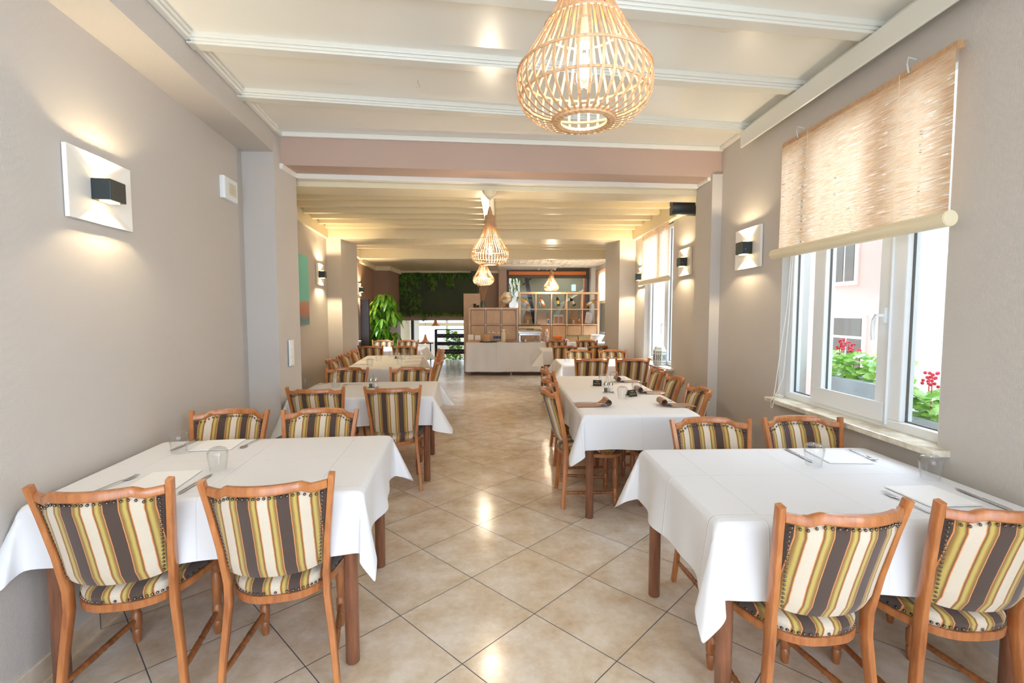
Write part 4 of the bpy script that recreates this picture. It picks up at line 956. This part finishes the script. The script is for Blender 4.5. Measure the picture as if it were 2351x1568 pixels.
bobj('fruit_bowl', 'orange open bowl on the buffet', 'bowl', 1.30, 10.98, [('bowl', MB().lathe([(.05, .05), (.08, .1), (.13, .12), (.128, .112), (.085, .09), (.06, .02)], 24), 'orange'), ('foot', MB().lathe([(0, .05), (.05, .03)], 16), 'turned')])
for k, x in enumerate((1.40, 1.44)): bobj('jam_pot', ('orange' if k == 0 else 'violet') + ' small pot at the buffet bowl', 'pot', x, 10.86, [('body', MB().lathe([(0, .025), (.05, .028), (.06, .022)], 14), 'orange' if k == 0 else 'blue')])
t2 = thing('side_table', 'dark table with a white cloth at the right end of the buffet', 'table', (2.13, 10.9, 0)); MB().b2(0.0, .32, -.25, .25, .70, .742).build('tabletop', 'white', t2); [MB().b2(a, a + .04, b, b + .04, 0, .7).build('leg', 'legwood', t2) for a in (.0, .28) for b in (-.25, .21)]
for k, x in enumerate((1.62, 1.91)):
    t = thing('glass_crate', ('left' if k == 0 else 'right') + ' wooden crate with a glass lid at the right end of the buffet', 'crate', (x, 11.0, ZB), group='crates with glass lids')
    MB().b2(-.13, .13, -.1, .1, 0, .13).build('box', 'basket', t); MB().b2(-.14, .14, -.11, .11, .13, .16).build('lid', 'tealglass', t)
bobj('bread_bowl', 'wide white bowl at the right edge of the shelf end', 'bowl', 2.22, 10.9, [('bowl', MB().lathe([(.0, .06), (.1, .12), (.16, .15), (.165, .15), (.11, .11), (.01, .04)], 28), 'white')])
bobj('price_card', 'small white tent card before the left crate', 'card', 1.50, 10.87, [('card', MB().box((0, 0, .035), (.09, .004, .07), R=Matrix.Rotation(radians(30), 3, 'Y')), 'white')])
# green wall
t = thing('green_wall_panel', 'dark green wall panel with hanging artificial fern on the back wall', 'green wall', (-2.79, 13.40, 0))
MB().b2(0, 2.14, -.01, .04, 1.38, 2.52).build('board', 'moss', t)
def leaf(mb, p, d, L, w_, bend=.2, up=Vector((0, 0, 1))):
    d = Vector(d).normalized(); s = d.cross(up);
    if s.length < .1: s = Vector((1, 0, 0))
    s.normalize(); nrm = s.cross(d).normalized(); p = Vector(p)
    vs = []
    for k, wk in ((0, .05), (.25, .8), (.55, 1), (.8, .6), (1, .02)):
        c = p + d*L*k - Vector((0, 0, 1))*bend*L*k*k; vs += [c - s*w_*wk*.5 + nrm*.08*w_*wk, c - nrm*.06*w_*wk, c + s*w_*wk*.5 + nrm*.08*w_*wk]
    fs = []
    for i in range(4):
        for j in range(2): fs.append((i*3+j, i*3+j+1, i*3+j+4, i*3+j+3))
    mb.add(vs, fs)
rn = random.Random(3); m = MB()
def frond(x, z, L, dens=1):
    n = int(L/.035); 
    for i in range(n):
        zz = z - L*i/n; xx = x + .03*sin(i*.7 + x*9)
        for k in range(int(4*dens)): leaf(m, (xx + rn.uniform(-.03, .03), -.02 - rn.random()*.05, zz), (rn.uniform(-1, 1), -.35, rn.uniform(-1, .2)), rn.uniform(.06, .11), .022, .3)
x = .02
while x < 2.14:
    L = .10 + .05*rn.random()
    if x < .6: L = rn.choice([.3, .5, .8, .95]) if x < .14 else rn.uniform(.15, .55)
    elif .80 < x < 1.0: L = rn.uniform(.3, .45)
    elif 1.3 < x < 1.5: L = rn.uniform(.25, .4)
    frond(x, 2.52, L*1.1); x += .045
for x in (.2, .3, .4, .48, .55): frond(x, 2.12 - .3*x, .55 - .3*abs(x - .35))
x = 0.0
while x < 2.14: frond(x, 1.42, .06 + (.16 if .6 < x < .72 else .02), 1.3); x += .04
frond(.01, 2.5, 1.15)
m.build('fern_foliage', 'fern', t)
# big plant and dark screen
t = thing('potted_umbrella_tree', 'tall bright green potted plant with drooping leaves by the left wall', 'plant', (-2.49, 10.30, 0))
MB().lathe([(0, .13), (.02, .14), (.36, .18), (.38, .185), (.36, .165), (.34, .165)], 24).build('pot', 'greyplastic', t, smooth=True); MB().lathe([(.3, .163), (.34, .163)], 20).build('soil', 'soil', t)
st, fo = MB(), MB(); rn = random.Random(5)
for k in range(72):
    a = rn.uniform(0, 6.28); z = rn.uniform(.60, 1.86); R_ = (.05 + .26*rn.random())*min(1, (2.1 - z)*1.6); c = Vector((R_*cos(a), R_*sin(a)*.75 , z))
    st.sweep([(0.02*cos(a), .02*sin(a), .3), (c.x*.3, c.y*.3, z*.7), tuple(c)], [.008, .006, .003], 5)
    n = rn.choice([5, 6, 7])
    for j in range(n):
        b = 2*pi*j/n + a; leaf(fo, c, (cos(b), sin(b)*.8 , -.35 - .5*rn.random()), rn.uniform(.16, .25), rn.uniform(.065, .095), .75)
st.build('stems', 'legwood', t); fo.build('leaves', 'leaf', t, smooth=True)
t = thing('folding_screen', 'dark brown wooden panel standing behind the green plant', 'screen', (-2.90, 9.98, 0)); MB().b2(0, .17, 0, .06, 0, 1.68).build('panel', 'dark_wood', t); MB().b2(-.01, .18, -.01, .07, 1.68, 1.70).build('cap', 'dark_wood', t)
# spotlights on the ceiling
t = thing('spotlight_rail', 'orange ceiling rail with three small spotlights', 'lamp', (1.22, 12.95, 2.645)); MB().b2(-.28, .36, -.02, .02, 0, .014).build('rail', 'orange', t)
for x in (-.22, 0, .22):
    MB().lathe([(-.03, .02), (0, .014)], 12, (x, 0, 0)).build('socket', 'orange', t); MB().sphere((x + .01, 0, -.06), .036, 10, 8).build('bulb', 'tin', t, smooth=True)
# stair railing and the lower room beyond
t = thing('stair_railing', 'black railing with zigzag patterned boards at the stairwell', 'railing', (-1.92, 14.2, 0))
for x in (0, 1.15): MB().b2(x - .035, x + .035, -.035, .035, 0, .92).build('post', 'blackm', t)
MB().b2(0, 1.2, -.02, .02, .90, .93).build('top_rail', 'blackm', t)
for z0, z1, mt in ((.67, .79, 'zig'), (.45, .55, 'blackm'), (.19, .33, 'zig')):
    o = MB().b2(.04, 1.15, -.015, .015, -(z1 - z0)/2, (z1 - z0)/2).build('board', mt, t); o.location = (0, 0, (z0 + z1)/2)
t = thing('stair_railing', 'thin dark railing on the left of the stairwell', 'railing', (-3.1, 14.2, 0)); MB().b2(0, 1.1, -.012, .012, .5, .53).build('top_rail', 'blackm', t)
for k in range(3): MB().b2(.1 + .45*k, .13 + .45*k, -.012, .012, 0, .51).build('post', 'blackm', t)
struct(MB().b2(-5, 1.5, 14.4, 22, -1.5, -1.3).build('floor_lower', 'floor'))
w = MB(); w.b2(-5, -3.4, 20, 20.2, -1.3, 2.6); w.b2(-3.4, -1.2, 20, 20.2, -1.3, .2); w.b2(-3.4, -1.2, 20, 20.2, 1.55, 2.6); w.b2(-1.2, 1.5, 20, 20.2, -1.3, 2.6); w.b2(-2.3, -2.2, 20, 20.2, .2, 1.55); w.b2(-5, 1.5, 12.3, 20.2, 2.6, 2.7); w.b2(-5.1, -5, 14.4, 20, -1.3, 2.6)
struct(w.build('wall_lower_back', 'white'))
struct(MB().b2(-3.4, -1.2, 19.98, 20.0, .85, .98).build('window_6_frame', 'cream'))
struct(MB().b2(-2.95, -2.86, 15.8, 15.9, -1.3, 2.6).build('wall_lower_post', 'dark_wood'))
struct(MB().b2(-4.0, -3.1, 16.4, 16.5, -1.3, 2.6).build('wall_lower_partition', 'cream'))
def wire_lamp(x, y, z, mat, lab, s=1):
    t = thing('wire_pendant', lab, 'lamp', (x, y, z), group='copper pendants in the lower room')
    pr = [(.0, .10), (.05, .14), (.14, .06), (.30, .012)]; m = MB()
    for k in range(8):
        a = 2*pi*k/8; m.sweep([(r*cos(a + (i*.4))*s, r*sin(a + i*.4)*s, zz*s) for i, (zz, r) in enumerate(pr)], .006, 4)
    m.lathe([(.05*s, .135*s), (.14*s, .058*s), (.3*s, .01*s)], 8, cap=False)
    m.build('shade', mat, t); MB().lathe([(.3*s, .004), (2.55 - z, .004)], 6).build('cord', 'blackm', t); MB().sphere((0, 0, .05), .03, 10, 8).build('bulb', 'bulb', t, smooth=True)
wire_lamp(-2.12, 15.6, .93, 'copper', 'copper pendant with a dark cone neck seen beneath the green wall'); wire_lamp(-2.50, 15.9, .35, 'copper', 'larger copper wire pendant left of the black railing', 1.15)
def bush(x, y, z, r, h, mat, lab, n=60, L=.3, name='potted_plant', w_=.05, sd=1):
    t = thing(name, lab, 'plant', (x, y, z)); m = MB(); q = random.Random(sd)
    for k in range(n):
        a = q.uniform(0, 6.28); e = q.uniform(.1, 1.3); leaf(m, (q.uniform(-r, r)*.4, q.uniform(-r, r)*.4, h*q.uniform(.25, .75)), (cos(a)*cos(e), sin(a)*cos(e), sin(e)), L*q.uniform(.6, 1.2), w_, .5)
    m.build('leaves', mat, t, smooth=True); MB().lathe([(0, .1), (.25, .14), (.26, .13)], 16).build('pot', 'greyplastic', t, smooth=True); MB().lathe([(.2, .012), (h*.6, .008)], 6).build('stem', 'legwood', t)
bush(-1.55, 15.6, -1.3, .6, 2.7, 'leaf', 'leafy green plant behind the black zigzag railing', 150, .4, w_=.13, sd=2)
bush(-2.85, 15.2, -1.3, .4, 2.1, 'fern', 'dark palm left of the copper pendants', 60, .55, w_=.03, sd=3)
bush(-2.15, 15.0, -1.3, .3, 1.6, 'leaf', 'low green plant left of the railing post', 60, .3, w_=.08, sd=4)
# back room seen through the glazed wall
struct(MB().b2(-.25, 4.2, 13.66, 16.2, 3.05, 3.15).build('sky_block_ceiling', 'cream'))  # unseen ceiling put in to block the sky over the back room
struct(MB().b2(-.2, 4.2, 14.4, 16.2, -.2, 0).build('floor_back_room', 'floor'))
w = MB(); w.b2(.62, 3.2, 15.6, 15.8, 0, 3.0); w.b2(2.7, 2.8, 12.4, 15.6, 0, 3); M['olive'] = plain('olive_beige_plaster', srgb(176, 168, 142), .8)
struct(w.build('wall_back_room', 'olive'))
struct(MB().b2(2.42, 2.55, 13.9, 14.1, 0, 3.0).build('wall_back_room_post', 'brick'))
struct(MB().add([(1.0, 14.2, 0), (3.0, 14.2, 0), (3.0, 14.2, 2.4), (.6, 15.5, 0), (1.9, 14.2, 1.7), (1.9, 15.5, 1.7), (1.0, 15.5, 0), (3.0, 15.5, 2.4), (3.0, 15.5, 0)], [(0, 1, 2, 4), (0, 4, 5, 6), (4, 2, 7, 5), (1, 8, 7, 2)]).build('wall_back_room_stair_side', 'olive'))
t = thing('metal_stair', 'black diagonal metal stair beam behind the glazed wall', 'stairs', (.62, 13.7, 0))
MB().sweep([(.55, 0, 0), (.0, 0, 2.9)], (.06, .12)).build('stringer', 'blackm', t); MB().sweep([(-.25, 0, 2.6), (.3, 0, 2.75)], .015, 6).sweep([(.0, 0, 2.2), (.45, 0, 2.55)], .015, 6).build('handrail', 'blackm', t)
t = thing('exit_sign', 'small glowing turquoise sign on the stair wall', 'sign', (2.06, 13.6, 2.12)); MB().b2(-.06, .06, -.01, .01, -.09, .09).build('light_panel', 'exit', t, bevel=.03); MB().b2(-.004, .004, -.005, .005, .08, .9).build('hanger', 'steel', t)
t = thing('hanging_foliage_tree', 'green leafy branches outside behind the globe', 'tree', (.35, 14.9, 0)); m = MB(); q = random.Random(9)
for k in range(150): leaf(m, (q.uniform(-.35, .25), q.uniform(-.3, .3), q.uniform(1.9, 3.2)), (q.uniform(-1, 1), q.uniform(-.5, .5), q.uniform(-1.2, .0)), q.uniform(.15, .28), .05, .3)
m.build('leaves', 'leaf', t, smooth=True); MB().lathe([(0, .05), (3.2, .02)], 8, (-.3, .2, 0)).build('trunk', 'legwood', t)
# ================================================================== OUTSIDE THE RIGHT WINDOWS
t = thing('pink_house', 'pale pink house with white framed windows outside the nearest window', 'building', (5.2, 0, 0))
w = MB(); w.b2(0, .3, 5.95, 14, -1, 8); w.build('wall', 'pink', t)
for (y0, y1, z0, z1) in ((6.95, 7.35, 1.9, 3.0), (6.75, 7.35, .2, 1.35)):
    f = MB(); f.b2(-.03, 0, y0 - .06, y1 + .06, z0 - .06, z1 + .06); wf = f.build('window', 'white', t); MB().b2(-.04, -.03, y0, (y0+y1)/2 - .02, z0, z1 - .3).b2(-.04, -.03, (y0+y1)/2 + .02, y1, z0, z1 - .3).b2(-.04, -.03, y0, y1, z1 - .26, z1).build('pane', 'slate', wf)
t = thing('stucco_house', 'rough pale stucco wall outside, right of the pink house', 'building', (4.6, 0, 0)); MB().b2(0, .6, -2, 5.6, -1, 8).build('wall', 'stucco', t)
struct(MB().b2(2.2, 12, -4, 16, -1.1, -1).build('ground', 'stucco'))
def flowerbox(x, y, z, L, lab, sd, s=1):
    t = thing('flower_box', lab, 'plant', (x, y, z)); q = random.Random(sd); MB().b2(-.09, .09, -L/2, L/2, 0, .16).build('planter', 'greyplastic', t, bevel=.01)
    m = MB(); fl = MB(); 
    for k in range(150):
        c = Vector((q.uniform(-.1, .1), q.uniform(-L/2, L/2), .16 + q.random()*.16*s)); 
        n = 7; R_ = q.uniform(.025, .04); nd = Vector((q.uniform(-.8, .3), q.uniform(-.6, .2), 1)).normalized(); u = nd.orthogonal().normalized(); v = nd.cross(u)
        m.add([c - nd*.006] + [c + (u*cos(2*pi*j/14) + v*sin(2*pi*j/14))*R_*(1 if j % 2 else .84) for j in range(14)], [(0, 1 + j, 1 + (j+1) % 14) for j in range(14)])
    for k in range(5):
        c = Vector((q.uniform(-.06, .06), q.uniform(-L/2.4, L/2.4), .32 + q.random()*.07)); fl.sweep([(c.x, c.y, .2), tuple(c)], .003, 4)
        for j in range(9): fl.sphere(c + Vector((q.uniform(-.03, .03), q.uniform(-.03, .03), q.uniform(-.015, .02))), .009, 6, 4)
    m.build('leaves', 'geranium', t); fl.build('flowers', 'red', t)
flowerbox(2.30, 3.02, .86, .62, 'geranium box with two red blooms behind the middle window pane', 1)
flowerbox(2.34, 2.42, .72, .50, 'geranium box with red flowers behind the nearest window pane', 2, .8)
bpy.context.view_layer.update()
